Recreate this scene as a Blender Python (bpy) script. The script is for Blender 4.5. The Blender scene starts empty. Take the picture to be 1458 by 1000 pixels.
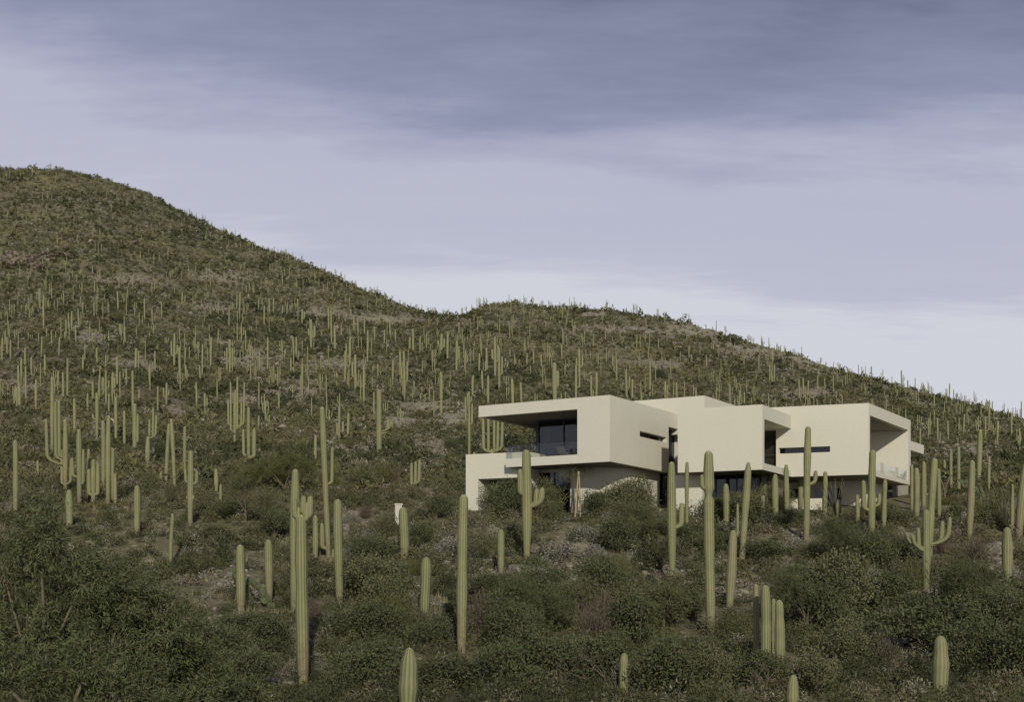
import bpy, bmesh, math, random
import numpy as np
from mathutils import Vector

SEED = 7
rng = np.random.default_rng(SEED)
random.seed(SEED)
R = math.radians
scene = bpy.context.scene
col = scene.collection

# ---------------------------------------------------------------- camera constants
F, CX, HY = 1800.0, 729.0, 840.0          # focal length, principal column, horizon row in photo pixels


def tanu(px): return (px - CX) / F
def tane(py): return (HY - py) / F


# ---------------------------------------------------------------- noise
def _hash(ix, iy, s):
    n = (ix.astype(np.int64) * 374761393 + iy.astype(np.int64) * 668265263 + s * 974634777) & 0x7fffffff
    n = ((n ^ (n >> 13)) * 1274126177) & 0x7fffffff
    return ((n ^ (n >> 16)) & 0xffff) / 65535.0


def vnoise(x, y, s=0):
    x = np.asarray(x, float); y = np.asarray(y, float)
    ix = np.floor(x); iy = np.floor(y); fx = x - ix; fy = y - iy
    fx = fx * fx * (3 - 2 * fx); fy = fy * fy * (3 - 2 * fy)
    a = _hash(ix, iy, s); b = _hash(ix + 1, iy, s); c = _hash(ix, iy + 1, s); d = _hash(ix + 1, iy + 1, s)
    return ((a * (1 - fx) + b * fx) * (1 - fy) + (c * (1 - fx) + d * fx) * fy) * 2 - 1


def fnoise(x, y, s=0, octv=3):
    t = 0; a = 1.0; f = 1.0; n = 0
    for k in range(octv):
        t = t + a * vnoise(np.asarray(x) * f, np.asarray(y) * f, s + k); n += a; a *= .5; f *= 2.1
    return t / n


# ---------------------------------------------------------------- terrain
NY = np.array([-60, 0, 10, 20, 30, 38, 44, 50, 55, 64, 70, 82, 90, 100, 120], float)
NZ = np.array([-1.0, -1.75, -2.6, -3.35, -3.65, -3.6, -3.35, -2.6, -1.75, .3, 1.55, 4.6, 6.2, 7.8, 11.0], float)
_ms = np.gradient(NZ, NY)


def hermite(y):
    y = np.clip(y, NY[0], NY[-1])
    k = np.clip(np.searchsorted(NY, y) - 1, 0, len(NY) - 2)
    h = NY[k + 1] - NY[k]; t = (y - NY[k]) / h
    t2 = t * t; t3 = t2 * t
    return (2 * t3 - 3 * t2 + 1) * NZ[k] + (t3 - 2 * t2 + t) * h * _ms[k] + (-2 * t3 + 3 * t2) * NZ[k + 1] + (t3 - t2) * h * _ms[k + 1]


LX = np.array([-900, -400, 0, 80, 150, 210, 260, 310, 360, 420, 470, 520, 570, 610, 650, 700, 800, 1000, 1458, 2300], float)
LY = np.array([400, 262, 240, 246, 253, 273, 304, 329, 351, 374, 389, 409, 429, 441, 447, 462, 505, 570, 660, 760], float)
RX = np.array([-900, 300, 560, 610, 640, 665, 690, 730, 800, 870, 930, 1000, 1070, 1130, 1200, 1270, 1340, 1400, 1458, 1700, 2300], float)
RY = np.array([740, 640, 520, 478, 458, 448, 439, 433, 435, 438, 449, 465, 483, 496, 521, 541, 556, 571, 589, 650, 740], float)
YRX = np.array([-900, 0, 300, 500, 650, 760, 1458, 2300], float)
YRL = np.array([1000, 980, 900, 780, 690, 640, 560, 500], float)
E100 = .078


def terrain(X, Y):
    X = np.asarray(X, float); Y = np.asarray(Y, float)
    Yp = np.maximum(Y, 30.0)
    u = np.clip(X / Yp, -.9, .87)
    px = u * F + CX
    near = hermite(Y)
    eL = (HY - np.interp(px, LX, LY)) / F
    eR = (HY - np.interp(px, RX, RY)) / F
    yrL = np.interp(px, YRX, YRL)
    yrR = np.interp(px, [560, 760, 1100, 1458], [560, 640, 620, 560])

    def field(er, yr, p):
        t = np.clip((Y - 100) / (yr - 100), 0, 1)
        s = ((t + .03) ** p - .03 ** p) / (1.03 ** p - .03 ** p)
        z = (E100 + (er - E100) * s) * np.minimum(np.maximum(Y, 1), yr)
        over = np.maximum(Y - yr, 0)
        return z - .30 * over * over / (over + 25)
    p = np.interp(px, [500, 900], [.62, .95])
    far = np.maximum(field(eL, yrL, p), field(eR, yrR, np.interp(px, [600, 900], [.75, 1.0])))
    w = np.clip((Y - 96) / 14, 0, 1); w = w * w * (3 - 2 * w)
    z = near * (1 - w) + far * w
    a = np.clip((Y - 105) / 250, 0, 1)
    z = z + a * (4.5 * fnoise(X / 90, Y / 90, 3, 2) + 2.2 * fnoise(X / 28, Y / 28, 9, 3))
    nn = np.clip(1 - np.abs(Y - 88) / 14, 0, 1) * (np.abs(X - 13) < 22)
    z = z + (1 - nn) * (.28 * fnoise(X / 7, Y / 7, 21, 3) + .10 * fnoise(X / 1.7, Y / 1.7, 25, 2)) * np.clip(Y / 25, 0, 1)
    return z


def gz(x, y): return float(terrain(np.array([x]), np.array([y]))[0])


_YS = np.concatenate([np.arange(22, 120, .25), np.arange(120, 1150, 1.0)])


def ground_hit(px, py):
    """the point of the hillside seen at a photo position (near side)"""
    u = tanu(px); e = tane(py)
    el = terrain(u * _YS, _YS) / _YS
    k = np.argmax(el >= e) if (el >= e).any() else int(np.argmax(el))
    y = _YS[k]
    return u * y, y


# ---------------------------------------------------------------- object helpers
def tag(o, label=None, cat=None, group=None, kind=None):
    if label: o['label'] = label
    if cat: o['category'] = cat
    if group: o['group'] = group
    if kind: o['kind'] = kind
    return o


def empty(name, loc=(0, 0, 0), rz=0.0):
    o = bpy.data.objects.new(name, None); col.objects.link(o)
    o.location = loc; o.rotation_euler = (0, 0, rz); o.empty_display_size = .3
    return o


def mesh_np(name, verts, faces_flat, nper, mats, matidx=None, attrs=None, smooth=False):
    """mesh from numpy arrays: faces all with nper corners"""
    me = bpy.data.meshes.new(name)
    verts = np.asarray(verts, np.float32); faces_flat = np.asarray(faces_flat, np.int32).ravel()
    nf = len(faces_flat) // nper
    me.vertices.add(len(verts)); me.vertices.foreach_set('co', verts.ravel())
    me.loops.add(len(faces_flat)); me.loops.foreach_set('vertex_index', faces_flat)
    me.polygons.add(nf)
    me.polygons.foreach_set('loop_start', np.arange(0, nf * nper, nper, dtype=np.int32))
    me.polygons.foreach_set('loop_total', np.full(nf, nper, np.int32))
    if matidx is not None: me.polygons.foreach_set('material_index', np.asarray(matidx, np.int32))
    if smooth: me.polygons.foreach_set('use_smooth', np.ones(nf, bool))
    for k, v in (attrs or {}).items():
        a = me.attributes.new(k, 'FLOAT', 'POINT'); a.data.foreach_set('value', np.asarray(v, np.float32))
    for m in mats: me.materials.append(m)
    me.update(calc_edges=True)
    return me


def link(name, me, parent=None, loc=(0, 0, 0)):
    o = bpy.data.objects.new(name, me); col.objects.link(o)
    o.location = loc
    if parent is not None: o.parent = parent
    return o


class Geo:
    """collects vertices / faces (tri or quad, quads kept as quads) with per-vertex attributes"""
    def __init__(s, attrs=()):
        s.v = []; s.f = []; s.m = []; s.n = 0; s.a = {k: [] for k in attrs}

    def add(s, v, f, mat=0, **at):
        v = np.asarray(v, float); f = np.asarray(f, np.int64)
        s.v.append(v); s.f.append(f + s.n); s.m.append(np.full(len(f), mat)); s.n += len(v)
        for k in s.a:
            x = at.get(k, 0.0)
            s.a[k].append(np.full(len(v), x, float) if np.isscalar(x) else np.asarray(x, float))

    def mesh(s, name, mats, smooth=False):
        V = np.concatenate(s.v)
        A = {k: np.concatenate(x) for k, x in s.a.items()}
        widths = {f.shape[1] for f in s.f}
        if len(widths) == 1:
            w = widths.pop()
            return mesh_np(name, V, np.concatenate(s.f), w, mats, np.concatenate(s.m), A, smooth)
        fs = []; ms = []
        for f, m in zip(s.f, s.m):
            if f.shape[1] == 4:
                fs += [f[:, [0, 1, 2]], f[:, [0, 2, 3]]]; ms += [m, m]
            else: fs.append(f); ms.append(m)
        return mesh_np(name, V, np.concatenate(fs), 3, mats, np.concatenate(ms), A, smooth)


# ---------------------------------------------------------------- materials
def newmat(name):
    m = bpy.data.materials.new(name); m.use_nodes = True
    nt = m.node_tree; b = nt.nodes['Principled BSDF']
    return m, nt, b


def N(nt, t, **kw):
    n = nt.nodes.new(t)
    for k, v in kw.items(): setattr(n, k, v)
    return n


def mixc(nt, fac, a, b, blend='MIX'):
    n = N(nt, 'ShaderNodeMix', data_type='RGBA', blend_type=blend)
    for i, x in ((0, fac), (6, a), (7, b)):
        if hasattr(x, 'links') or hasattr(x, 'is_linked'): nt.links.new(x, n.inputs[i])
        elif i == 0: n.inputs[0].default_value = x
        else: n.inputs[i].default_value = (*x, 1)
    return n.outputs[2]


def noise(nt, scale, detail=3, rough=.55, vec=None, w=None):
    n = N(nt, 'ShaderNodeTexNoise'); n.inputs['Scale'].default_value = scale
    n.inputs['Detail'].default_value = detail; n.inputs['Roughness'].default_value = rough
    if vec is not None: nt.links.new(vec, n.inputs['Vector'])
    return n.outputs['Fac']


def ramp(nt, fac, lo, hi):
    n = N(nt, 'ShaderNodeMapRange'); nt.links.new(fac, n.inputs[0])
    n.inputs[1].default_value = lo; n.inputs[2].default_value = hi; n.clamp = True
    return n.outputs[0]


def attr(nt, name):
    n = N(nt, 'ShaderNodeAttribute', attribute_name=name); return n.outputs['Fac']


def wpos(nt):
    return N(nt, 'ShaderNodeNewGeometry').outputs['Position']


def bump(nt, b, h, strength, dist=.02):
    n = N(nt, 'ShaderNodeBump'); n.inputs['Strength'].default_value = strength; n.inputs['Distance'].default_value = dist
    nt.links.new(h, n.inputs['Height']); nt.links.new(n.outputs[0], b.inputs['Normal'])


def plaster(name, c, var=.06):
    m, nt, b = newmat(name); p = wpos(nt)
    n1 = noise(nt, .35, 4, .6, p); n2 = noise(nt, 3.0, 3, .6, p)
    mp = N(nt, 'ShaderNodeMapping'); mp.inputs['Scale'].default_value = (1.6, 1.6, .18); nt.links.new(p, mp.inputs[0])
    n3 = noise(nt, 1.0, 4, .6, mp.outputs[0])
    d = tuple(x * (1 - var * 2.2) for x in c); l = tuple(min(1, x * (1 + var)) for x in c)
    k = mixc(nt, ramp(nt, n1, .3, .7), d, l)
    k = mixc(nt, ramp(nt, n3, .45, .8), k, tuple(x * (1 - var * 2.0) for x in c))
    k2 = mixc(nt, .04, k, n2, 'OVERLAY')
    nt.links.new(k2, b.inputs['Base Color']); b.inputs['Roughness'].default_value = .9
    b.inputs['Specular IOR Level'].default_value = .2
    bump(nt, b, noise(nt, 45, 3, .6, p), .25, .01)
    return m


def simple(name, c, rough=.6, metal=0, spec=.4):
    m, nt, b = newmat(name); p = wpos(nt)
    k = mixc(nt, ramp(nt, noise(nt, 4, 3, .6, p), .3, .7), tuple(x * .8 for x in c), tuple(x * 1.15 for x in c))
    nt.links.new(k, b.inputs['Base Color']); b.inputs['Roughness'].default_value = rough
    b.inputs['Metallic'].default_value = metal; b.inputs['Specular IOR Level'].default_value = spec
    return m


def glass(name, tint=(.30, .32, .34), refl=1.0):
    m, nt, b = newmat(name); nt.nodes.remove(b)
    out = nt.nodes['Material Output']
    tr = N(nt, 'ShaderNodeBsdfTransparent'); tr.inputs[0].default_value = (*tint, 1)
    gl = N(nt, 'ShaderNodeBsdfGlossy'); gl.inputs['Roughness'].default_value = .02; gl.inputs[0].default_value = (.9, .93, 1, 1)
    fr = N(nt, 'ShaderNodeFresnel'); fr.inputs[0].default_value = 1.5
    mu = N(nt, 'ShaderNodeMath', operation='MULTIPLY'); mu.inputs[1].default_value = refl; nt.links.new(fr.outputs[0], mu.inputs[0])
    mu.use_clamp = True
    mx = N(nt, 'ShaderNodeMixShader'); nt.links.new(mu.outputs[0], mx.inputs[0])
    nt.links.new(tr.outputs[0], mx.inputs[1]); nt.links.new(gl.outputs[0], mx.inputs[2])
    nt.links.new(mx.outputs[0], out.inputs[0])
    return m


def leafmat(name, a, b_, dry=None, rough=.75):
    """two-tone leaf colour: 'tint' varies per leaf, object random per plant"""
    m, nt, b = newmat(name)
    k = mixc(nt, attr(nt, 'tint'), a, b_)
    oi = N(nt, 'ShaderNodeObjectInfo').outputs['Random']
    k = mixc(nt, oi, k, mixc(nt, .5, k, tuple(.75 * x for x in b_), 'MIX'))
    if dry: k = mixc(nt, ramp(nt, attr(nt, 'dry'), .3, .9), k, dry)
    nt.links.new(k, b.inputs['Base Color']); b.inputs['Roughness'].default_value = rough
    b.inputs['Specular IOR Level'].default_value = .22
    return m


M = {}
M['stucco'] = plaster('cream_stucco', (.57, .545, .432), .012)
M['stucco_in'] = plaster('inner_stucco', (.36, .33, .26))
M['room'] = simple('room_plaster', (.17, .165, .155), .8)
M['floor'] = simple('terrace_paving', (.24, .22, .18), .7)
M['frame'] = simple('dark_bronze_frame', (.018, .017, .016), .45)
M['glass'] = glass('tinted_glass', (.48, .49, .49), 1.1)
M['rail'] = glass('clear_glass', (.95, .965, .96), .32)
M['dark_glass'] = glass('dark_glass', (.06, .06, .065), 1.3)
M['fabric'] = simple('dark_outdoor_fabric', (.045, .045, .05), .8)
M['curtain'] = simple('grey_curtain', (.42, .42, .41), .9)
M['wood'] = simple('pale_stake_wood', (.42, .34, .2), .8)
M['bark'] = simple('grey_brown_bark', (.12, .095, .065), .9)
M['paleb'] = simple('pale_bark', (.135, .12, .07), .85)
M['darkbark'] = simple('charred_bark', (.03, .025, .02), .9)
M['pillar'] = plaster('white_render', (.50, .48, .41))
M['soffit_shade'] = simple('soffit_shade_tone', (.19, .168, .13), .75)  # darker than the stucco: shade of the undersides painted into the colour


def cactus_mat():
    m, nt, b = newmat('saguaro_skin'); 
    tc = N(nt, 'ShaderNodeTexCoord').outputs['Object']
    p = wpos(nt)
    oi = N(nt, 'ShaderNodeObjectInfo').outputs['Random']
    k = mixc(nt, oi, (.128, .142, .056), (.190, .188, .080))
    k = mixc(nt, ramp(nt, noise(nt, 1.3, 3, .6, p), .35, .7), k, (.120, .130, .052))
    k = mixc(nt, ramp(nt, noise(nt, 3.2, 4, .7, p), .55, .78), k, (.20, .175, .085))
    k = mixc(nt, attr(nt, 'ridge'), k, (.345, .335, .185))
    nz = noise(nt, 5.5, 4, .65, p)
    ck = N(nt, 'ShaderNodeMath', operation='MULTIPLY'); nt.links.new(attr(nt, 'cork'), ck.inputs[0]); nt.links.new(ramp(nt, nz, .38, .58), ck.inputs[1])
    k = mixc(nt, ck.outputs[0], k, (.17, .135, .085))
    ph = N(nt, 'ShaderNodeMath', operation='MULTIPLY'); nt.links.new(attr(nt, 'scar'), ph.inputs[0]); nt.links.new(ramp(nt, nz, .3, .45), ph.inputs[1])
    k = mixc(nt, ph.outputs[0], k, (.235, .17, .11))
    tp = attr(nt, 'tip')
    k = mixc(nt, tp, k, (.40, .36, .24))
    nt.links.new(k, b.inputs['Base Color']); b.inputs['Roughness'].default_value = .75
    b.inputs['Specular IOR Level'].default_value = .25
    bump(nt, b, noise(nt, 30, 2, .6, tc), .2, .02)
    return m


M['cactus'] = cactus_mat()
M['pad'] = leafmat('cactus_pad', (.075, .09, .042), (.115, .125, .058))
M['leaf_dark'] = leafmat('dark_green_leaf', (.047, .058, .024), (.104, .117, .051), (.10, .085, .05))
M['leaf_olive'] = leafmat('olive_leaf', (.076, .083, .036), (.150, .150, .070), (.13, .105, .06))
M['leaf_yellow'] = leafmat('yellow_green_twig', (.070, .080, .022), (.125, .128, .042), (.15, .13, .06))
M['leaf_grey'] = leafmat('grey_green_leaf', (.13, .135, .095), (.235, .235, .18), (.25, .22, .16))
M['leaf_brown'] = leafmat('dry_twig', (.070, .055, .036), (.14, .112, .075), (.16, .13, .09))
M['leaf_tree'] = leafmat('feathery_leaf', (.038, .049, .019), (.118, .134, .054), (.09, .085, .04))
M['grass'] = leafmat('dry_grass_blade', (.15, .135, .06), (.26, .235, .13))


def scrub_mat():
    m, nt, b = newmat('desert_scrub_foliage')
    cr = N(nt, 'ShaderNodeValToRGB'); nt.links.new(attr(nt, 'tint'), cr.inputs[0])
    e = cr.color_ramp; e.interpolation = 'LINEAR'
    stops = [(0, (.036, .041, .018)), (.3, (.062, .067, .029)), (.55, (.098, .098, .043)), (.72, (.138, .132, .056)), (.86, (.145, .124, .080)), (1, (.31, .30, .225))]
    e.elements[0].position = 0; e.elements[0].color = (*stops[0][1], 1)
    e.elements[1].position = 1; e.elements[1].color = (*stops[-1][1], 1)
    for pos, c in stops[1:-1]:
        x = e.elements.new(pos); x.color = (*c, 1)
    nt.links.new(cr.outputs[0], b.inputs['Base Color']); b.inputs['Roughness'].default_value = .8
    b.inputs['Specular IOR Level'].default_value = .2
    return m


M['scrub'] = scrub_mat()


def rock_mat(name, c1, c2, c3, sc=1.0):
    m, nt, b = newmat(name); p = wpos(nt)
    k = mixc(nt, ramp(nt, noise(nt, .9 * sc, 4, .6, p), .35, .65), c1, c2)
    k = mixc(nt, ramp(nt, noise(nt, 4 * sc, 4, .7, p), .40, .56), k, c3)
    nt.links.new(k, b.inputs['Base Color']); b.inputs['Roughness'].default_value = .9
    b.inputs['Specular IOR Level'].default_value = .2
    bump(nt, b, noise(nt, 6 * sc, 5, .65, p), .7, .08 / sc)
    return m


M['rock'] = rock_mat('grey_tan_rock', (.25, .225, .17), (.34, .31, .24), (.14, .125, .095))
M['redrock'] = rock_mat('reddish_cliff_rock', (.185, .145, .10), (.27, .22, .15), (.045, .037, .03), .16)
M['gravel'] = rock_mat('pale_gravel', (.42, .38, .28), (.36, .32, .24), (.30, .27, .2))


def ground_mat():
    m, nt, b = newmat('desert_hillside'); p = wpos(nt)
    big = noise(nt, .035, 4, .6, p); mid = noise(nt, .25, 5, .6, p); fine = noise(nt, 2.2, 5, .65, p)
    k = mixc(nt, ramp(nt, mid, .35, .65), (.098, .095, .050), (.158, .146, .088))
    k = mixc(nt, ramp(nt, big, .48, .66), k, (.165, .158, .066))
    k = mixc(nt, ramp(nt, fine, .52, .72), k, (.25, .22, .15))
    k = mixc(nt, ramp(nt, noise(nt, .9, 4, .7, p), .58, .72), k, (.32, .285, .205))
    st = N(nt, 'ShaderNodeMath', operation='MULTIPLY'); nt.links.new(attr(nt, 'stony'), st.inputs[0]); nt.links.new(ramp(nt, fine, .25, .6), st.inputs[1])
    k = mixc(nt, st.outputs[0], k, (.36, .315, .225))
    nt.links.new(k, b.inputs['Base Color']); b.inputs['Roughness'].default_value = .95
    b.inputs['Specular IOR Level'].default_value = .1
    bump(nt, b, fine, .8, .15)
    return m


M['ground'] = ground_mat()

# open stony clearings seen in the photograph: column, row, half width, half height
CLEAR = [(830, 790, 55, 38), (690, 808, 28, 14), (800, 815, 35, 10), (870, 735, 26, 22), (1190, 822, 75, 28), (640, 782, 26, 20), (530, 770, 40, 18), (560, 850, 35, 22), (450, 895, 35, 22), (310, 905, 32, 26),
         (1040, 840, 55, 22), (1130, 780, 45, 25), (1280, 775, 45, 22), (1400, 800, 40, 18), (620, 722, 40, 10), (380, 975, 30, 22), (1265, 935, 32, 28), (1090, 945, 26, 16), (500, 745, 30, 18), (330, 830, 30, 16),
         (960, 825, 40, 14), (560, 690, 60, 16), (1250, 850, 60, 18), (500, 640, 45, 25), (610, 640, 50, 30), (640, 600, 45, 22),
         (360, 515, 60, 18), (420, 555, 60, 14), (135, 482, 50, 12), (255, 592, 38, 14), (480, 520, 40, 10), (610, 580, 50, 16), (30, 552, 32, 14), (560, 600, 50, 14), (300, 440, 40, 9), (200, 520, 40, 10), (80, 600, 40, 10),
         (340, 570, 40, 10), (1000, 470, 80, 13), (1080, 502, 70, 12), (930, 520, 45, 9), (1150, 560, 50, 9), (860, 470, 50, 9), (540, 455, 60, 9), (760, 590, 60, 12), (180, 400, 60, 9), (320, 395, 50, 8), (450, 445, 50, 8), (1380, 640, 60, 14), (1180, 520, 50, 9)]


def clearing(px, py):
    m = 0
    for (a, b, c, d) in CLEAR:
        m = np.maximum(m, np.clip(1.25 - np.hypot((px - a) / c, (py - b) / d), 0, 1))
    return m


# ---------------------------------------------------------------- ground
ys = [-60.0]
while ys[-1] < 1350:
    y = ys[-1]; ys.append(y + (4 if y < 16 else .9 if y < 112 else min(.9 + (y - 112) * .011, 6)))
ys = np.array(ys); us = np.linspace(-1.05, 1.05, 640)
YY = np.repeat(ys[:, None], len(us), 1); XX = us[None, :] * (np.maximum(YY, 0) + 30)
ZZ = terrain(XX, YY)
gv = np.stack([XX, YY, ZZ], -1).reshape(-1, 3)
nr, nc = YY.shape
i = (np.arange(nr - 1)[:, None] * nc + np.arange(nc - 1)[None, :]).ravel()
gme = mesh_np('hillside_ground', gv, np.stack([i, i + 1, i + nc + 1, i + nc], -1), 4, [M['ground']], attrs={'stony': np.where(gv[:, 1] > 30, clearing(gv[:, 0] / np.maximum(gv[:, 1], 1) * F + CX, HY - gv[:, 2] / np.maximum(gv[:, 1], 1) * F), 0) * (gv[:, 1] < 900)}, smooth=True)
tag(link('hillside_ground', gme), kind='structure')

# ================================================================ HOUSE
HB = Vector((12.0, 86.0, 4.0))
house = empty('hillside_house', HB)
tag(house, 'long cream stucco modern house of cantilevered flat boxes on the desert hillside', 'house')


def v2(px, depth): return np.array([tanu(px) * depth, depth])
def unit(v): return v / np.linalg.norm(v)


def bm_prism(poly, d, mat, name, parent, off=HB):
    """poly: list of 3D points (planar), extruded by vector d"""
    bm = bmesh.new()
    a = [bm.verts.new(Vector(p) - off) for p in poly]
    b = [bm.verts.new(Vector(p) + Vector(d) - off) for p in poly]
    n = len(poly)
    bm.faces.new(a); bm.faces.new(list(reversed(b)))
    for k in range(n): bm.faces.new((a[k], b[k], b[(k + 1) % n], a[(k + 1) % n]))
    bmesh.ops.recalc_face_normals(bm, faces=bm.faces)
    me = bpy.data.meshes.new(name); bm.to_mesh(me); bm.free()
    for mm in (mat if isinstance(mat, list) else [mat]): me.materials.append(mm)
    o = bpy.data.objects.new(name, me); col.objects.link(o); o.parent = parent
    return o


class Frame:
    """plan frame: origin o, axis a (along the front, leftwards), axis b (back into the hill)"""
    def __init__(s, o, a, b): s.o, s.a, s.b = np.array(o), unit(np.array(a)), unit(np.array(b))
    def p(s, a, b, z):
        q = s.o + s.a * a + s.b * b
        return (q[0], q[1], z)
    def a_at(s, px, b=0.0):       # distance along the front seen at a photo column, b metres behind it
        t = tanu(px); o = s.o + s.b * b
        return (t * o[1] - o[0]) / (s.a[0] - t * s.a[1])
    def b_at(s, px, a=0.0):
        t = tanu(px); o = s.o + s.a * a
        return (t * o[1] - o[0]) / (s.b[0] - t * s.b[1])
    def z_at(s, a, b, py): return tane(py) * (s.o + s.a * a + s.b * b)[1]


def box(fr, a0, a1, b0, b1, z0, z1, mat, name, parent):
    return bm_prism([fr.p(a0, b0, z0), fr.p(a1, b0, z0), fr.p(a1, b1, z0), fr.p(a0, b1, z0)], (0, 0, z1 - z0), mat, name, parent)


def cut(o, cutters):
    """subtract cutter objects from o and drop them"""
    for c in cutters:
        md = o.modifiers.new('b', 'BOOLEAN'); md.object = c; md.operation = 'DIFFERENCE'; md.solver = 'EXACT'
    bpy.context.view_layer.update()
    dg = bpy.context.evaluated_depsgraph_get()
    me = bpy.data.meshes.new_from_object(o.evaluated_get(dg))
    o.modifiers.clear(); old = o.data; o.data = me; me.name = old.name; bpy.data.meshes.remove(old)
    for c in cutters:
        cm = c.data; bpy.data.objects.remove(c); bpy.data.meshes.remove(cm)
    if not len(o.data.materials): o.data.materials.append(M['stucco'])
    return o


# ---- cantilevered left wing (A)
CA = v2(868.5, 80.0)
zT, zB = tane(562.5) * 80, tane(657.5) * 80
TA = v2(681.5, zT / tane(578.5)); EA = v2(952, zT / tane(586.5))
A = Frame(CA, TA - CA, EA - CA)
lt = float(np.linalg.norm(TA - CA))
zc = A.z_at(A.a_at(822), 0, 583.0)
zf = A.z_at(A.a_at(822), 0, 647.6)
a822 = A.a_at(822); a720 = A.a_at(720)
prof = [(0, zB), (0, zT), (lt, zT), (lt, zc), (a822, zc), (a822, zf), (a720, zf), (a720, zB)]
wing = bm_prism([A.p(a, 0, z) for a, z in prof], A.p(0, 11.5, 0) - np.array(A.p(0, 0, 0)), M['stucco'], 'wing_shell', house)
wing['label'] = 'cantilevered box with deep roof overhang and glazed balcony'
bA0, bA1 = A.b_at(911), A.b_at(949)
b952, b964 = A.b_at(952), A.b_at(965.5)
zs0, zs1 = A.z_at(0, bA0, 622), A.z_at(0, bA0, 614)
zs0 = (zs0 + A.z_at(0, bA1, 630.6)) / 2; zs1 = (zs1 + A.z_at(0, bA1, 623)) / 2
zl = A.z_at(0, b952, 608)
cut(wing, [box(A, -.5, .45, bA0, bA1, zs0, zs1, M['stucco'], 'c', house),
           box(A, -.5, .9, b952, b964 + .8, zB - .5, zl, M['stucco'], 'c', house)])
sw = box(A, .30, .33, bA0 - .05, bA1 + .05, zs0 - .05, zs1 + .05, M['dark_glass'], 'slot_window', house)
box(A, .24, .29, bA0 + .45 * (bA1 - bA0), bA0 + .47 * (bA1 - bA0), zs0 + .005, zs1 - .005, M['frame'], 'mullion', sw)
tw = box(A, .62, .66, b952 + .5, b964 + .75, zB + .05, zl - .03, M['dark_glass'], 'tall_window', house)
box(A, .50, .61, b964 - .25, b964 + .05, zB + .06, zl - .04, M['frame'], 'frame', tw)
# sliding door behind the balcony
bg = 3.3
a764, a803 = A.a_at(765, bg), A.a_at(803, bg)
door = empty('sliding_door', (0, 0, 0)); door.parent = house
HB0 = HB
gp = box(A, a822 - .01, a803, bg, bg + .03, zf + .06, zc - .10, M['glass'], 'pane', door)
gp2 = box(A, a803, a764 - .05, bg + .05, bg + .08, zf + .06, zc - .10, M['glass'], 'pane', door)
for (a0, a1, z0, z1) in ((a822 - .02, a764, zc - .14, zc - .002), (a822 - .02, a764, zf + .002, zf + .07),
                         (a803 - .05, a803 + .05, zf + .07, zc - .14), (a764 - .12, a764 + .10, zf + .07, zc - .14)):
    box(A, a0, a1, bg - .05, bg + .12, z0, z1, M['frame'], 'frame', door)
box(A, a764 + .02, a764 + .05, bg + .2, 9.0, zf + .01, zc - .01, M['glass'], 'side_glazing', house)
box(A, a822 - .03, a764 + .2, 9.0, 9.2, zf + .01, zc - .01, M['room'], 'room_wall', house)
cb = empty('curtain', (0, 0, 0)); cb.parent = house
cg = Geo()
for (ca0, ca1) in ((a764 - .75, a764 - .2), (a822 + .02, a822 + .35)):
    n = 26; aa = np.linspace(ca0, ca1, n); bb = bg + .45 + .07 * np.sin(np.arange(n) * 1.9)
    lo = np.array([A.p(x, y, zf + .03) for x, y in zip(aa, bb)]); hi = np.array([A.p(x, y, zc - .05) for x, y in zip(aa, bb)])
    k = np.arange(n - 1); cg.add(np.concatenate([lo, hi]) - np.array(HB), np.stack([k, k + 1, k + 1 + n, k + n], -1))
bpy.data.objects.remove(cb)
link('curtain', cg.mesh('curtain', [M['curtain']], True), house)
# balustrade on the slab edge
zr = A.z_at(A.a_at(760), 0, 632.4)
gb = box(A, a822 + .01, a720 - .04, .10, .125, zf + .002, zr, M['rail'], 'glass_balustrade', house)
box(A, a822 + .01, a720 - .04, .095, .13, zr + .001, zr + .03, M['frame'], 'rail', gb)
box(A, a720 - .065, a720 - .04, .15, 5.5, zf + .002, zr, M['rail'], 'glass_balustrade', house)

# ---- middle box (M)
CM = v2(1085.5, 80.0); zMT, zMB = tane(576.2) * 80, tane(669) * 80
LM = v2(965, 82.2)
RL, RC = v2(1094, 85.6), v2(1237, 83.5)
Mf = Frame(CM, LM - CM, np.array([.50, .866]))
# where the middle box meets the front plane of the corner wing
rd = RC - RL
den = Mf.b[0] * rd[1] - Mf.b[1] * rd[0]
bR = ((RL[0] - CM[0]) * rd[1] - (RL[1] - CM[1]) * rd[0]) / den
zM1, zM0 = tane(596) * 80, tane(659.3) * 80
aM = Mf.a_at(965)
box_m = bm_prism([Mf.p(0, 0, zMB), Mf.p(aM, 0, zMB), Mf.p(aM, 9, zMB), Mf.p(2.0, 9, zMB), Mf.p(0, bR + .2, zMB)], (0, 0, zMT - zMB), M['stucco'], 'wing_shell', house)
box_m['label'] = 'plain middle box with an open corner nook'
cut(box_m, [box(Mf, -1, 3.2, .38, 8.0, zM0, zM1, M['stucco'], 'c', house)])
# ---- raised volume behind (U)
CU = v2(1003, 88.0); zUT = tane(563.5) * 88
Uf = Frame(CU, v2(904, zUT / tane(571.2)) - CU, v2(1041, zUT / tane(576)) - CU)
box(Uf, 0, 11, 0, 9, zMT - .8, zUT, M['stucco'], 'raised_roof_volume', house)

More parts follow.
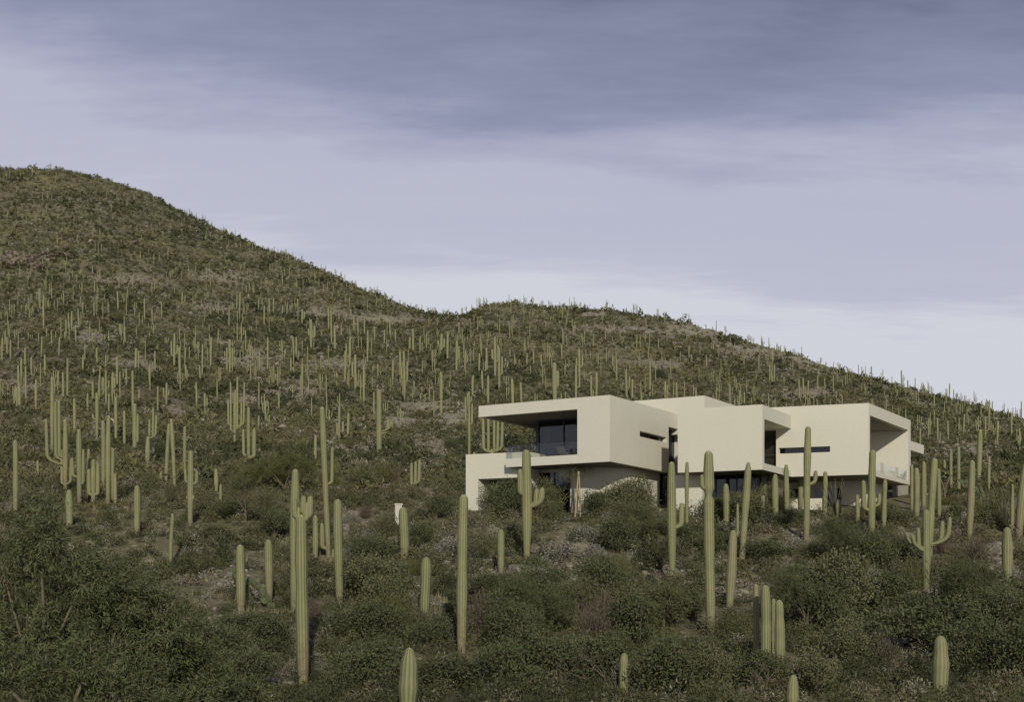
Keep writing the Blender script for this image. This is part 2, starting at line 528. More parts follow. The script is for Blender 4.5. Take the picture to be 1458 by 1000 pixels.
# ---- corner wing (R)
zRT, zRB = zT, tane(676.1) * 83.5
ER = v2(1296.6, zRT / tane(598.9))
Rf = Frame(RC, RL - RC, ER - RC)
lr = float(np.linalg.norm(ER - RC)); llen = float(np.linalg.norm(RL - RC)) + 3.6
zR1 = Rf.z_at(0, .3, 591.8); zR0 = Rf.z_at(0, .9, 671.5)
corner = box(Rf, 0, llen, 0, lr, zRB, zRT, M['stucco'], 'wing_shell', house)
corner['label'] = 'end box with a deep open terrace cut into its right side'
s0, s1 = Rf.a_at(1181.9), Rf.a_at(1108.5)
zq1, zq0 = Rf.z_at(s0, 0, 635.7), Rf.z_at(s0, 0, 644)
a1105 = Rf.a_at(1105)
cut(corner, [box(Rf, -1, 5.6, .28, lr - .62, zR0, zR1, M['stucco'], 'c', house),
             box(Rf, s0, s1, -1, .45, zq0, zq1, M['stucco'], 'c', house),
             box(Rf, a1105, llen - .3, -1, .5, zM0 + .25, zM1 - .05, M['stucco'], 'c', house)])
sw = box(Rf, s0 - .05, s1 + .05, .28, .31, zq0 - .05, zq1 + .05, M['dark_glass'], 'slot_window', house)
for t in (.36, .62): box(Rf, s0 + t * (s1 - s0), s0 + t * (s1 - s0) + .05, .22, .275, zq0 + .005, zq1 - .005, M['frame'], 'mullion', sw)
nw = box(Rf, a1105 - .04, llen - .35, .25, .28, zM0 + .3, zM1 - .1, M['glass'], 'corner_window', house)
for aa in (a1105 + .04, a1105 + 1.05, a1105 + 2.1):
    box(Rf, aa - .04, aa + .04, .18, .245, zM0 + .255, zM1 - .06, M['frame'], 'frame', nw)
box(Rf, a1105 + .08, llen - .4, .19, .244, zM0 + 1.08, zM0 + 1.13, M['frame'], 'frame', nw)
gR = box(Rf, .08, .105, .30, lr - .64, zR0 + .002, Rf.z_at(0, 1.2, 655.8), M['rail'], 'glass_balustrade', house)
dr = box(Rf, 5.30, 5.33, .5, lr - .9, zR0 + .05, zR1 - .05, M['glass'], 'terrace_door', house)
for t in (.34, .67): box(Rf, 5.24, 5.295, .5 + t * (lr - 1.4), .58 + t * (lr - 1.4), zR0 + .06, zR1 - .06, M['frame'], 'frame', dr)
# small roof slab behind the end box
q1, q2 = v2(1296, 93.4), v2(1315.5, 96.4)
Qf = Frame(q1, np.array([-.87, .5]), q2 - q1)
zq = tane(634.5) * 96.4
box(Qf, 0, 7, 0, float(np.linalg.norm(q2 - q1)), zq - .68, zq, M['stucco'], 'roof_slab', house)
box(Qf, 1.0, 1.3, 0, 3.0, 5.5, zq - .683, M['stucco_in'], 'rear_wall', house)

# ---- lower storey
b0 = A.b_at(939, .8)
wall_pts = [(1.0, 9.0), (.8, b0)]
arc = []
rr = 2.6; ca, cbb = .8 + rr, 2.5 + rr
for k in range(13):
    th = R(90) * k / 12
    arc.append((ca - rr * math.cos(th), cbb - rr * math.sin(th)))
plan = [(.8, b0)] + arc + [(8.0, 2.5), (8.0, b0)]
bw = bm_prism([A.p(a, b, 3.0) for a, b in plan], (0, 0, zB - 3.0 - .003), M['stucco'], 'base_wall', house)
lw = box(A, 1.0, 7.5, b0 + .02, 10.5, 3.0, zB - .004, M['dark_glass'], 'lower_window', house)
for k in range(3): box(A, .9, .98, b0 + .05 + k * .75, b0 + .13 + k * .75, 3.0, zB - .006, M['frame'], 'frame', lw)
wa0, wa1 = A.a_at(812, 2.44), A.a_at(748, 2.44)
lw = box(A, wa0, wa1, 2.40, 2.43, 3.2, zB - .25, M['dark_glass'], 'lower_window', house)
for k in range(4): box(A, wa0 + k * (wa1 - wa0 - .06) / 3, wa0 + .06 + k * (wa1 - wa0 - .06) / 3, 2.33, 2.39, 3.2, zB - .25, M['frame'], 'frame', lw)
m0, m1 = Mf.a_at(1000, 1.7), Mf.a_at(958, 1.7)
box(Mf, m0, m1, 1.7, 2.1, 3.0, zMB - .004, M['stucco'], 'base_wall', house)
lw = box(Mf, 1.2, m0 - .005, 3.0, 3.03, 3.0, zMB - .005, M['dark_glass'], 'lower_window', house)
for k in range(5): box(Mf, 1.25 + k * .7, 1.31 + k * .7, 2.9, 2.99, 3.0, zMB - .006, M['frame'], 'frame', lw)
box(Mf, .9, 1.2, 3.4, 7, 3.0, zMB - .007, M['stucco_in'], 'base_wall', house)
box(Rf, 1.2, 12.0, 4.6, 5.0, 3.5, zRB - .004, M['stucco'], 'base_wall', house)
box(Rf, 1.6, 1.9, 5.01, lr - 1.0, 3.5, zRB - .005, M['stucco'], 'base_wall', house)
for aa in (3.2, 5.6, 9.0): 
    lw = box(Rf, aa, aa + 1.7, 4.54, 4.57, 5.0, zRB - .5, M['dark_glass'], 'lower_window', house)
    box(Rf, aa + .8, aa + .86, 4.48, 4.53, 5.0, zRB - .5, M['frame'], 'frame', lw)
box(Rf, Rf.a_at(1170, 1.4), Rf.a_at(1120, 1.4), 1.4, 1.7, 3.0, 6.2, M['stucco'], 'planter_wall', house)

# ---- terrace frame on the left
d0 = 85.8
PL = v2(663.2, d0); PR = v2(750, 84.0)
Tf = Frame(PL, PR - PL, A.b)
zt1, zt0 = tane(647.7) * d0, tane(683.2) * d0
al = Tf.a_at(680.5); ar = Tf.a_at(738); ae = Tf.a_at(752)
prof = [(0, 3.2), (0, zt1), (ae, zt1), (ae, 3.2), (ar, 3.2), (ar, zt0), (al, zt0), (al, 3.2)]
tf = bm_prism([Tf.p(a, .0, z) for a, z in prof], np.array(Tf.p(0, 1.5, 0)) - np.array(Tf.p(0, 0, 0)), M['stucco'], 'terrace_wall', house)
tf['label'] = 'low cream terrace wall on a square leg'
box(Tf, .1, ae - .1, 1.51, 1.6, 3.2, zt1 - .3, M['dark_glass'], 'rear_glazing', house)
box(Tf, .05, ae - .05, 1.62, 6.0, zt1 - .35, zt1 - .003, M['floor'], 'terrace_deck', house)

# ---- thin panels added under the slabs, underside shade put into their colour
box(A, a822 + .03, lt - .35, .35, 9.0, zc - .024, zc - .002, M['soffit_shade'], 'soffit_shade', house)
box(A, .35, a720 - .35, .35, 10.5, zB - .024, zB - .002, M['soffit_shade'], 'soffit_shade', house)
box(Mf, .35, aM - .3, .35, 6.5, zMB - .024, zMB - .002, M['soffit_shade'], 'soffit_shade', house)
box(Rf, .35, llen - .6, .35, lr - .35, zRB - .024, zRB - .002, M['soffit_shade'], 'soffit_shade', house)
box(Rf, .35, 5.5, .30, lr - .65, zR1 - .024, zR1 - .002, M['soffit_shade'], 'soffit_shade', house)
# ---- chairs on the balcony
def lounge_chair(x, y, z, rz, label):
    t = empty('lounge_chair', (x, y, z), rz); tag(t, label, 'chair', 'balcony chairs')
    def bx(nm, x0, x1, y0, y1, z0, z1, m, tilt=0):
        bm = bmesh.new(); bmesh.ops.create_cube(bm, size=1)
        for v in bm.verts:
            v.co = Vector(((x0 + x1) / 2 + v.co.x * (x1 - x0), (y0 + y1) / 2 + v.co.y * (y1 - y0), (z0 + z1) / 2 + v.co.z * (z1 - z0)))
            if tilt: v.co.y += (v.co.z - z0) * tilt
        bmesh.ops.bevel(bm, geom=list(bm.edges), offset=.02, segments=2, affect='EDGES')
        me = bpy.data.meshes.new(nm); bm.to_mesh(me); bm.free(); me.materials.append(m)
        link(nm, me, t)
    bx('seat', -.33, .33, -.33, .33, .30, .44, M['fabric'])
    bx('backrest', -.33, .33, .27, .37, .442, .90, M['fabric'], .3)
    for s in (-1, 1):
        bx('armrest', s * .37 - .03, s * .37 + .03, -.33, .33, .55, .60, M['frame'])
        for q in (-.3, .3): bx('leg', s * .37 - .022, s * .37 + .022, q - .022, q + .022, 0, .548, M['frame'])


p = A.p(a822 + 1.0, 2.3, zf + .003); lounge_chair(*p, R(-25), 'dark lounge chair on the balcony nearer the sliding door mullion')
p = A.p(a822 + 2.3, 2.2, zf + .003); lounge_chair(*p, R(15), 'dark lounge chair on the balcony at the open left end')

# ================================================================ CACTI
def tube(path, rad, ribs=0, sides=8, dome=True, ridge_depth=.13, tw=0.0):
    """ribbed tube along path with a domed top: verts, quads(tri as quad), attrs ridge, t(0..1)"""
    path = np.asarray(path, float); rad = np.asarray(rad, float)
    if dome:
        d = unit(path[-1] - path[-2]); r = rad[-1]
        base = path[-1]; ext = []; er = []
        for k in range(1, 5):
            th = R(90) * k / 4.3
            ext.append(base + d * r * 1.15 * math.sin(th)); er.append(r * math.cos(th))
        path = np.vstack([path, ext]); rad = np.concatenate([rad, er])
    n = len(path)
    ns = ribs * 2 if ribs else sides
    ang = np.arange(ns) * 2 * np.pi / ns
    rm = np.ones(ns); rg = np.zeros(ns)
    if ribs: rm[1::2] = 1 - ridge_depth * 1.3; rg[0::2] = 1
    tan = np.gradient(path, axis=0); tan /= np.linalg.norm(tan, axis=1)[:, None] + 1e-9
    ref = np.array([1.0, 0, 0]) if abs(tan[0][0]) < .9 else np.array([0, 1.0, 0])
    V = []
    for k in range(n):
        e1 = ref - tan[k] * ref.dot(tan[k]); e1 = unit(e1); e2 = np.cross(tan[k], e1); ref = e1
        V.append(path[k] + rad[k] * rm[:, None] * (np.cos(ang)[:, None] * e1 + np.sin(ang)[:, None] * e2))
    V = np.concatenate(V)
    k = np.arange(n - 1)[:, None] * ns; j = np.arange(ns)[None, :]; j2 = (j + 1) % ns
    f = np.stack([k + j, k + j2, k + ns + j2, k + ns + j], -1).reshape(-1, 4)
    V = np.vstack([V, path[-1] + tan[-1] * rad[-1] * .2])
    top = (n - 1) * ns; c = len(V) - 1
    cap = np.stack([top + j[0], top + j2[0], np.full(ns, c), np.full(ns, c)], -1)
    ridge = np.concatenate([np.tile(rg, n), [0]])
    hgt = np.concatenate([np.repeat(np.arange(n) / (n - 1), ns), [1]])
    return V, f, cap[:, :3], ridge, hgt


def add_tube(g, path, rad, ribs, sides, cork=0.0, scar=None, tip=0.0, off=None):
    V, f, cap, ridge, h = tube(path, rad, ribs, sides)
    zz = V[:, 2]; z0, z1 = zz.min(), zz.max()
    t = (zz - z0) / max(z1 - z0, 1e-6)
    ck = np.clip((cork - t) / max(cork * .7, 1e-3), 0, 1) if cork > 0 else np.zeros(len(V))
    sc = np.zeros(len(V))
    if scar: sc = np.clip(1 - np.abs(t - scar[0]) / scar[1], 0, 1) ** .5 * np.clip((np.interp(zz, path[:, 2], path[:, 0]) - V[:, 0]) / (np.max(rad) * .5), 0, 1)
    tp = np.clip((t - .985) / .015, 0, 1) * tip
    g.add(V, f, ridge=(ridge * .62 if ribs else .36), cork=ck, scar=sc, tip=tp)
    g.v.append(np.zeros((0, 3))); g.f.append(cap + g.n - len(V)); g.m.append(np.zeros(len(cap)))
    for k in g.a: g.a[k].append(np.zeros(0))


def trunk_path(h, r, lean, n=16, wob=.05, seed=0, neck=None, taper=.8, foot=.8):
    rg = np.random.default_rng(seed)
    t = np.linspace(0, 1, n)
    ph = rg.uniform(0, 6, 4)
    x = lean * t * h + wob * r * 3 * np.sin(t * 3.1 + ph[0]) * t
    y = wob * r * 3 * np.sin(t * 2.7 + ph[1]) * t
    path = np.stack([x, y, t * (h - r * .8)], -1)
    prof = np.interp(t, [0, .12, .45, .75, .93, 1], [foot, foot * .5 + .46, 1.0, .99, .90, taper])
    prof = prof * (1 + .06 * np.sin(t * 8 + ph[2]) + .04 * np.sin(t * 21 + ph[3]))
    if neck: prof = prof * (1 - neck[1] * np.exp(-((t - neck[0]) / .018) ** 2))
    return path, prof * r


def arm_path(start, out, zt, n=12, sag=0.0):
    """start point on the trunk axis; out = horizontal offset vector; rises to height zt"""
    s = np.asarray(start, float); out = np.asarray(out, float); L = np.linalg.norm(out)
    e = s + np.array([out[0], out[1], L * .35 - sag])
    pts = [s]
    for k in range(1, 7):
        th = R(90) * k / 6
        pts.append(s + np.array([out[0] * math.sin(th), out[1] * math.sin(th), (L * .55) * (1 - math.cos(th)) - sag * math.sin(2 * th) * .6]))
    top = np.array([pts[-1][0] + out[0] * .06, pts[-1][1] + out[1] * .06, max(zt, pts[-1][2] + .1)])
    m = n - len(pts)
    for k in range(1, m + 1): pts.append(pts[-1] * 0 + (np.asarray(pts[6]) + (top - pts[6]) * k / m))
    return np.array(pts)


SAG_ATTR = ('ridge', 'cork', 'scar', 'tip')
protect = []          # (x0, x1, depth, y limit): what a bush in front must not climb over
for x0, x1, yl in ((658, 690, 730), (690, 702, 700), (702, 740, 690), (742, 812, 690), (812, 832, 734), (832, 858, 688), (858, 882, 712), (882, 936, 688), (936, 1000, 728), (1000, 1030, 712), (1030, 1062, 700), (1062, 1108, 684), (1108, 1165, 704), (1165, 1300, 708)):
    protect.append((x0, x1, 82.0, yl))


def saguaro(spec):
    xb, xt, yt, yb, w = spec['xb'], spec.get('xt', spec['xb']), spec['yt'], spec['yb'], spec['w']
    X, Y = ground_hit(xb, yb) if 'Y' not in spec else (tanu(xb) * spec['Y'], spec['Y'])
    z0 = gz(X, Y)
    mpp = Y / F
    ztop = tane(yt) * Y
    h = ztop - z0 + .12; r = w * mpp / 2 * 1.06
    near = h / mpp > 62
    ribs = (11 if w > 9 else 9) if near else 0
    sides = 8 if h / mpp > 35 else 6
    seed = int(xb * 7 + yt)
    lean = (xt - xb) * mpp / max(h, .1)
    path, rad = trunk_path(h, r, lean, 46 if 'neck' in spec else 18 if near else 9, spec.get('wob', .05), seed, spec.get('neck'), spec.get('taper', .8), spec.get('foot', .8))
    g = Geo(SAG_ATTR)
    add_tube(g, path, rad, ribs, sides, spec.get('cork', rng.uniform(.10, .34) if near else 0), spec.get('scar'), 1.0 if near else .5)
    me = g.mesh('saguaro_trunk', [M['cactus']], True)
    arms = spec.get('arms', [])
    loc = (X, Y, z0 - .12)
    if not arms:
        o = link('saguaro_cactus', me, None, loc)
    else:
        o = empty('saguaro_cactus', loc)
        link('trunk', me, o)
        for q, (dx, yj, ya, wa) in enumerate(arms):
            zj = tane(yj) * Y - z0 + .12; za = tane(ya) * Y - z0 + .12
            rg = np.random.default_rng(seed + q)
            tz = np.interp(zj, path[:, 2], path[:, 0])
            out = np.array([dx * mpp, rg.uniform(-.5, .35) * abs(dx) * mpp])
            ra = wa * mpp / 2 * 1.05
            ap = arm_path((tz, 0, zj), out, za - ra, 13)
            n = len(ap); rr_ = ra * np.interp(np.linspace(0, 1, n), [0, .3, .6, .9, 1], [.62, .92, 1.02, .95, .82])
            ga = Geo(SAG_ATTR); add_tube(ga, ap, rr_, 9 if near and wa > 4 else 0, sides, 0, None, 1.0 if near else .4)
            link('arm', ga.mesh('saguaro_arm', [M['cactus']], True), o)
            protect.append((xb + dx - wa / 2 - 1, xb + dx + wa / 2 + 1, Y, yj - 2))
    tag(o, spec['label'], 'cactus', spec.get('group', 'saguaros on the hillside'))
    xm0, xm1 = min(xb, xt), max(xb, xt)
    protect.append((xm0 - w / 2 - 1, xm1 + w / 2 + 1, Y, yb - 7))
    return o, X, Y


def S(xb, yt, yb, w, label, nick=None, xt=None, arms=(), **k):
    d = dict(xb=xb, yt=yt, yb=yb, w=w, label=label, nick=nick, arms=list(arms), **k)
    d['xt'] = xb if xt is None else xt
    return d


NEAR = [
 S(432, 735, 978, 17.5, 'tall thick saguaro with a crown of stubby knobs, in front of a second trunk', 'the saguaro crowned with stubby knobs', xt=429, arms=((-9, 738, 710, 9), (3, 734, 706, 10), (12, 738, 706, 10), (8, 742, 716, 8), (-4, 746, 722, 9)), cork=.32),
 S(419, 669, 872, 12.5, 'tall armless saguaro standing just behind the one crowned with stubby knobs', None, xt=420, cork=.2),
 S(484, 713, 866, 13, 'stout saguaro narrowing to its foot, right of the one crowned with stubby knobs', 'the saguaro narrowing to its foot', xt=481, taper=.86, foot=.58),
 S(468, 580, 800, 8.5, 'very tall slim saguaro with a pink scar down its side and one raised arm', 'the pink scarred saguaro', xt=458, arms=((9, 690, 636, 5), (-8, 782, 745, 7), (7, 800, 782, 7)), scar=(.47, .19), Y=71),
 S(449, 735, 790, 8, 'short saguaro stub tucked behind the pink scarred saguaro', None, Y=70),
 S(449, 620, 662, 4.5, 'small thin saguaro just left of the pink scarred saguaro top', None),
 S(576, 724, 797, 13.5, 'blunt short saguaro beside the small white pillar', 'the blunt saguaro by the white pillar', xt=575),
 S(604, 795, 877, 15, 'stubby blunt saguaro half sunk in dark bushes left of the tall bare-topped one', 'the stubby half sunk saguaro', xt=606),
 S(657, 706, 937, 14.5, 'tall straight saguaro with a scarred woody foot below the terrace wall leg', 'the saguaro with the scarred woody foot', xt=660, cork=.42),
 S(713, 755, 822, 10, 'small saguaro tapering downwards beside the grey boulder', 'the small tapering saguaro', xt=714, foot=.55),
 S(581, 921, 1022, 25, 'thick rounded saguaro tip rising out of the bottom edge bushes', 'the thick rounded saguaro tip', Y=35, taper=.62),
 S(675, 645, 722, 6.5, 'slim saguaro standing in front of the terrace wall leg', 'the slim saguaro at the terrace leg'),
 S(750, 642, 799, 14, 'armed saguaro in front of the balcony with two arms curling up on its right', 'the armed saguaro below the balcony', arms=((-9, 705, 668, 9), (13, 722, 696, 9), (20, 722, 695, 9)), taper=.85, foot=.6),
 S(343, 777, 873, 13, 'stout saguaro with a bluish pad cactus leaning at its right side', 'the saguaro with pads beside it', cork=.35),
 S(383, 770, 862, 12, 'stout speckled saguaro half hidden right of the one with pads beside it', 'the speckled saguaro', cork=.5, foot=.6),
 S(586, 660, 697, 4.5, 'clump of three close saguaro stems above the white pillar', 'the three-stemmed saguaro clump', arms=((5.5, 690, 657, 4.5), (11, 690, 655, 4.5))),
 S(243, 732, 806, 5.5, 'thin crooked saguaro beyond the leafy tree on the left', 'the thin crooked saguaro', xt=244, wob=.15),
 S(195, 692, 762, 9.5, 'smooth bluish green saguaro poking out of the leafy tree', 'the smooth bluish saguaro'),
 S(99, 698, 752, 10, 'short fat saguaro poking out of the leafy tree, left of the smooth bluish one', 'the short fat saguaro'),
 S(22, 628, 735, 7.5, 'lone upright saguaro nearest the left edge above the leafy tree', 'the lone saguaro at the left edge'),
 S(93, 598, 706, 7, 'saguaro candelabrum with many close upright arms, largest of the left slope', 'the many armed candelabrum', arms=((-22, 662, 598, 5), (-14, 655, 572, 5), (-8, 652, 570, 5), (9, 690, 655, 4), (-5, 690, 640, 4))),
 S(74, 538, 652, 5, 'tall slim saguaro rising behind the many armed candelabrum', None),
 S(113, 612, 722, 7.5, 'saguaro with one hooked arm on its left, right of the many armed candelabrum', 'the hook armed saguaro', arms=((-9, 680, 652, 5), (6, 690, 640, 5))),
 S(133, 655, 722, 7, 'squat saguaro of bunched stems between the hook armed one and a tall pair', None, arms=((-6, 705, 668, 6), (6, 705, 660, 6))),
 S(147, 600, 700, 6, 'left and shorter of two tall saguaros standing close together on the left slope', None),
 S(154, 592, 722, 7, 'right and taller of two tall saguaros standing close together on the left slope', 'the tall close pair'),
 S(106, 568, 617, 4, 'slim saguaro behind the hook armed saguaro on the left slope', None),
 S(138, 560, 625, 5, 'saguaro with a short left arm above the tall close pair', None, arms=((-5, 598, 590, 3),)),
 S(165, 566, 628, 4.5, 'straight saguaro just right of the tall close pair, further uphill', None),
 S(177, 585, 640, 4, 'thin saguaro between the straight one and a dark-footed tall one', None),
 S(192, 575, 655, 6.5, 'thick saguaro directly above the smooth bluish one', None, arms=((4, 630, 590, 3.5),)),
 S(189, 528, 596, 3.6, 'tall thin saguaro beside the dark round bush on the left slope', None),
 S(210, 622, 678, 6.5, 'candelabrum saguaro with three raised arms above a thick trunk, left slope', 'the three armed saguaro', arms=((7, 625, 580, 3.5), (2, 622, 597, 3.5), (13, 625, 592, 3.5))),
 S(236, 604, 694, 5.5, 'left of two leaning saguaros whose tops touch on the left slope', None, xt=240, arms=((-7, 690, 672, 4),)),
 S(249, 597, 698, 5.5, 'right of two leaning saguaros whose tops touch on the left slope', None, xt=244),
 S(263, 608, 692, 4.6, 'slender bare saguaro just left of a stout ringed one', None),
 S(271, 643, 750, 8.5, 'stout saguaro with a frilled ring low on its trunk and arms both sides', 'the ringed saguaro', arms=((8, 690, 670, 5), (-7, 688, 668, 4), (4, 712, 709, 4), (-4, 712, 708, 4))),
 S(334, 560, 642, 4, 'wide candelabrum saguaro with a bare pinkish trunk and many slim arms', 'the wide candelabrum', arms=((-5, 615, 545, 3), (4, 612, 538, 3.2), (9, 610, 572, 3), (13, 608, 545, 3), (-8, 608, 570, 2.8), (1, 612, 555, 3)), scar=(.1, .3)),
 S(354, 581, 667, 5, 'clump of yellowish saguaro stems right below the wide candelabrum', 'the yellowish stem clump', arms=((-7, 650, 612, 4), (7, 652, 610, 6.5))),
 S(368, 592, 614, 3, 'tiny thin saguaro right of the yellowish stem clump', None),
 S(540, 556, 655, 8, 'saguaro with a dark forked side arm on the open slope left of the house', 'the fork armed saguaro', arms=((12, 618, 596, 5), (16, 615, 600, 3)), xt=539),
 S(483, 578, 628, 3.6, 'saguaro with white flowers on its tip and bunched short arms', None, arms=((5, 622, 600, 3.5), (12, 624, 588, 4), (-3, 620, 602, 3))),
 S(308, 668, 702, 6, 'small plain saguaro left of the brownish airy tree', None),
 S(314, 690, 716, 4.5, 'smallest saguaro at the left foot of the brownish airy tree', None),
 S(54, 657, 684, 4, 'tiny saguaro with a stub arm right of the lone left edge one', None, arms=((-3, 678, 672, 3),)),
 S(164, 675, 722, 5, 'thin pale saguaro behind the leafy tree, between the tall pair and the bluish one', None),
 S(700, 640, 650, 6, 'five armed cup shaped saguaro seen under the tip of the balcony roof', 'the cup shaped saguaro', arms=((-12, 644, 596, 4.5), (-5, 643, 590, 4.5), (3, 642, 592, 4), (8, 643, 596, 4.5), (14, 644, 602, 4.5)), Y=112),
 S(668, 558, 640, 4, 'tall pale saguaro right beside the tip of the balcony roof', None, arms=((-5, 600, 566, 3), (4, 605, 575, 3)), Y=130),
 S(628, 530, 592, 5.2, 'saguaro with a pinched waist half way up the slope left of the house', None, neck=(.38, .45)),
 # right of the balcony
 S(957, 658, 832, 12, 'tall slim saguaro with one short arm in front of the gap window', 'the saguaro at the gap window', arms=((13, 752, 716, 8),), cork=.08, foot=.62),
 S(978, 658, 748, 5.5, 'thin saguaro standing close to the pale base wall under the middle box', 'the thin saguaro at the base wall'),
 S(1012, 643, 905, 15, 'tallest saguaro before the house, with a pinched neck and knob head', 'the pinched neck saguaro', xt=1009, neck=(.785, .5), arms=((-9, 697, 676, 7),), cork=.2),
 S(1056, 657, 802, 10, 'leaning saguaro with an orange scarred foot below the middle box corner', 'the leaning saguaro', xt=1065, scar=(.1, .25), taper=.5),
 S(1038, 756, 868, 13, 'leaning blunt saguaro in front of the orange footed leaning one', 'the blunt leaning saguaro', xt=1045),
 S(1050, 718, 768, 4, 'very thin saguaro stem behind the blunt leaning one', None),
 S(1034, 690, 732, 9, 'short saguaro in the shade before the dark lower windows', None, Y=79.3),
 S(1104, 676, 742, 9, 'plump saguaro under the long slot window, left of its neighbours', None, Y=79.3),
 S(1120, 661, 724, 7.5, 'tapering saguaro under the left end of the long slot window', None, taper=.6, Y=80.3),
 S(1140, 644, 726, 7.5, 'slim saguaro just left of the tall one crossing the long slot window', None),
 S(1148, 608, 772, 9.5, 'tall saguaro crossing in front of the long slot window', 'the saguaro crossing the slot window', xt=1150, arms=((12, 690, 670, 6),)),
 S(1174, 672, 737, 7, 'straight saguaro below the right end of the long slot window', None, xt=1175),
 S(1086, 706, 732, 7, 'very short saguaro under the corner nook of the middle box', None, Y=79.3),
 S(1194, 712, 740, 8, 'knee high stub saguaro in the shade under the end box', None),
 S(1221, 705, 747, 6, 'short bluish saguaro left of the armed one at the end box corner', None),
 S(1241, 642, 762, 10.5, 'armed saguaro at the end box corner with a long left arm', 'the armed saguaro at the end box', arms=((-11, 727, 684, 7), (10, 722, 703, 5)), xt=1242),
 S(1258, 684, 757, 7, 'slim saguaro right of the armed one at the end box corner', None, xt=1260),
 S(1318, 727, 846, 11, 'saguaro with spreading arms on both sides, low on the right slope', 'the spreading armed saguaro', arms=((-12, 785, 752, 6), (-20, 782, 762, 6), (22, 778, 742, 7), (30, 776, 737, 6.5), (-28, 780, 758, 5)), xt=1319),
 S(1322, 654, 800, 10, 'tall leaning saguaro rising behind the spreading armed one', None, xt=1330),
 S(1305, 667, 740, 8, 'leftmost olive saguaro behind the spreading armed one, near the end box', None),
 S(1315, 658, 724, 7, 'middle olive saguaro squeezed beside the tall leaning one', None),
 S(1380, 656, 767, 9.5, 'thick leaning saguaro on the right slope, scarred at one side', 'the thick leaning saguaro', xt=1384, scar=(.5, .25)),
 S(1393, 612, 692, 7, 'tall saguaro rising just behind the thick leaning one', None, xt=1396),
 S(1365, 636, 710, 5, 'thin saguaro left of the thick leaning one, farther uphill', None),
 S(1345, 655, 694, 4, 'yellowish thin saguaro between the leaning ones, farther uphill', None),
 S(1450, 660, 768, 12, 'thick saguaro slanting out over the right edge', 'the slanting saguaro at the right edge', xt=1459, scar=(.2, .2)),
 S(1337, 668, 738, 6, 'thin olive saguaro just right of the tall leaning one', None),
 S(1408, 650, 704, 4, 'thin pale saguaro right of the thick leaning one, farther uphill', None),
 S(1354, 640, 702, 4.5, 'slim saguaro between the yellowish thin one and the thin uphill one', None),
 S(1298, 662, 728, 5, 'thin dark saguaro touching the right corner of the end box', None),
 S(126, 640, 714, 5, 'slim saguaro squeezed between the hook armed one and the squat bunched one', None),
 S(161, 640, 716, 6, 'low saguaro tucked in just right of the tall close pair', None),
 S(83, 575, 662, 4.5, 'upright saguaro standing inside the arms of the many armed candelabrum', None),
 S(1434, 752, 834, 14, 'blunt saguaro low on the right slope near the right edge', 'the blunt saguaro near the right edge'),
 S(1441, 690, 757, 5.5, 'saguaro with a small raised arm just above the blunt one at right', None, arms=((-13, 750, 722, 5),)),
 S(1077, 833, 922, 8.5, 'leftmost stem of the four close saguaros at the lower right', None, Y=47.5),
 S(1090, 835, 926, 14.5, 'thickest of the four close saguaros at the lower right', 'the four close saguaros', Y=46.5),
 S(1101, 854, 924, 7.5, 'thin stem squeezed between the thick ones of the four close saguaros', None, Y=47.5),
 S(1110, 856, 926, 14, 'rightmost of the four close saguaros at the lower right', None, Y=46),
 S(888, 932, 985, 13, 'small round saguaro tip among bushes right of the bottom centre', 'the small round saguaro tip', Y=40),
 S(1129, 962, 1030, 16, 'saguaro tip just showing at the bottom edge below the four close ones', None, Y=36),
 S(1338, 907, 985, 21, 'broad yellowish saguaro tip in the dark bushes at lower right', 'the broad yellowish saguaro tip', Y=39),
]
for s in NEAR: s['group'] = 'saguaros around and below the house'
for s in NEAR: _, s['X'], s['YY'] = saguaro(s)

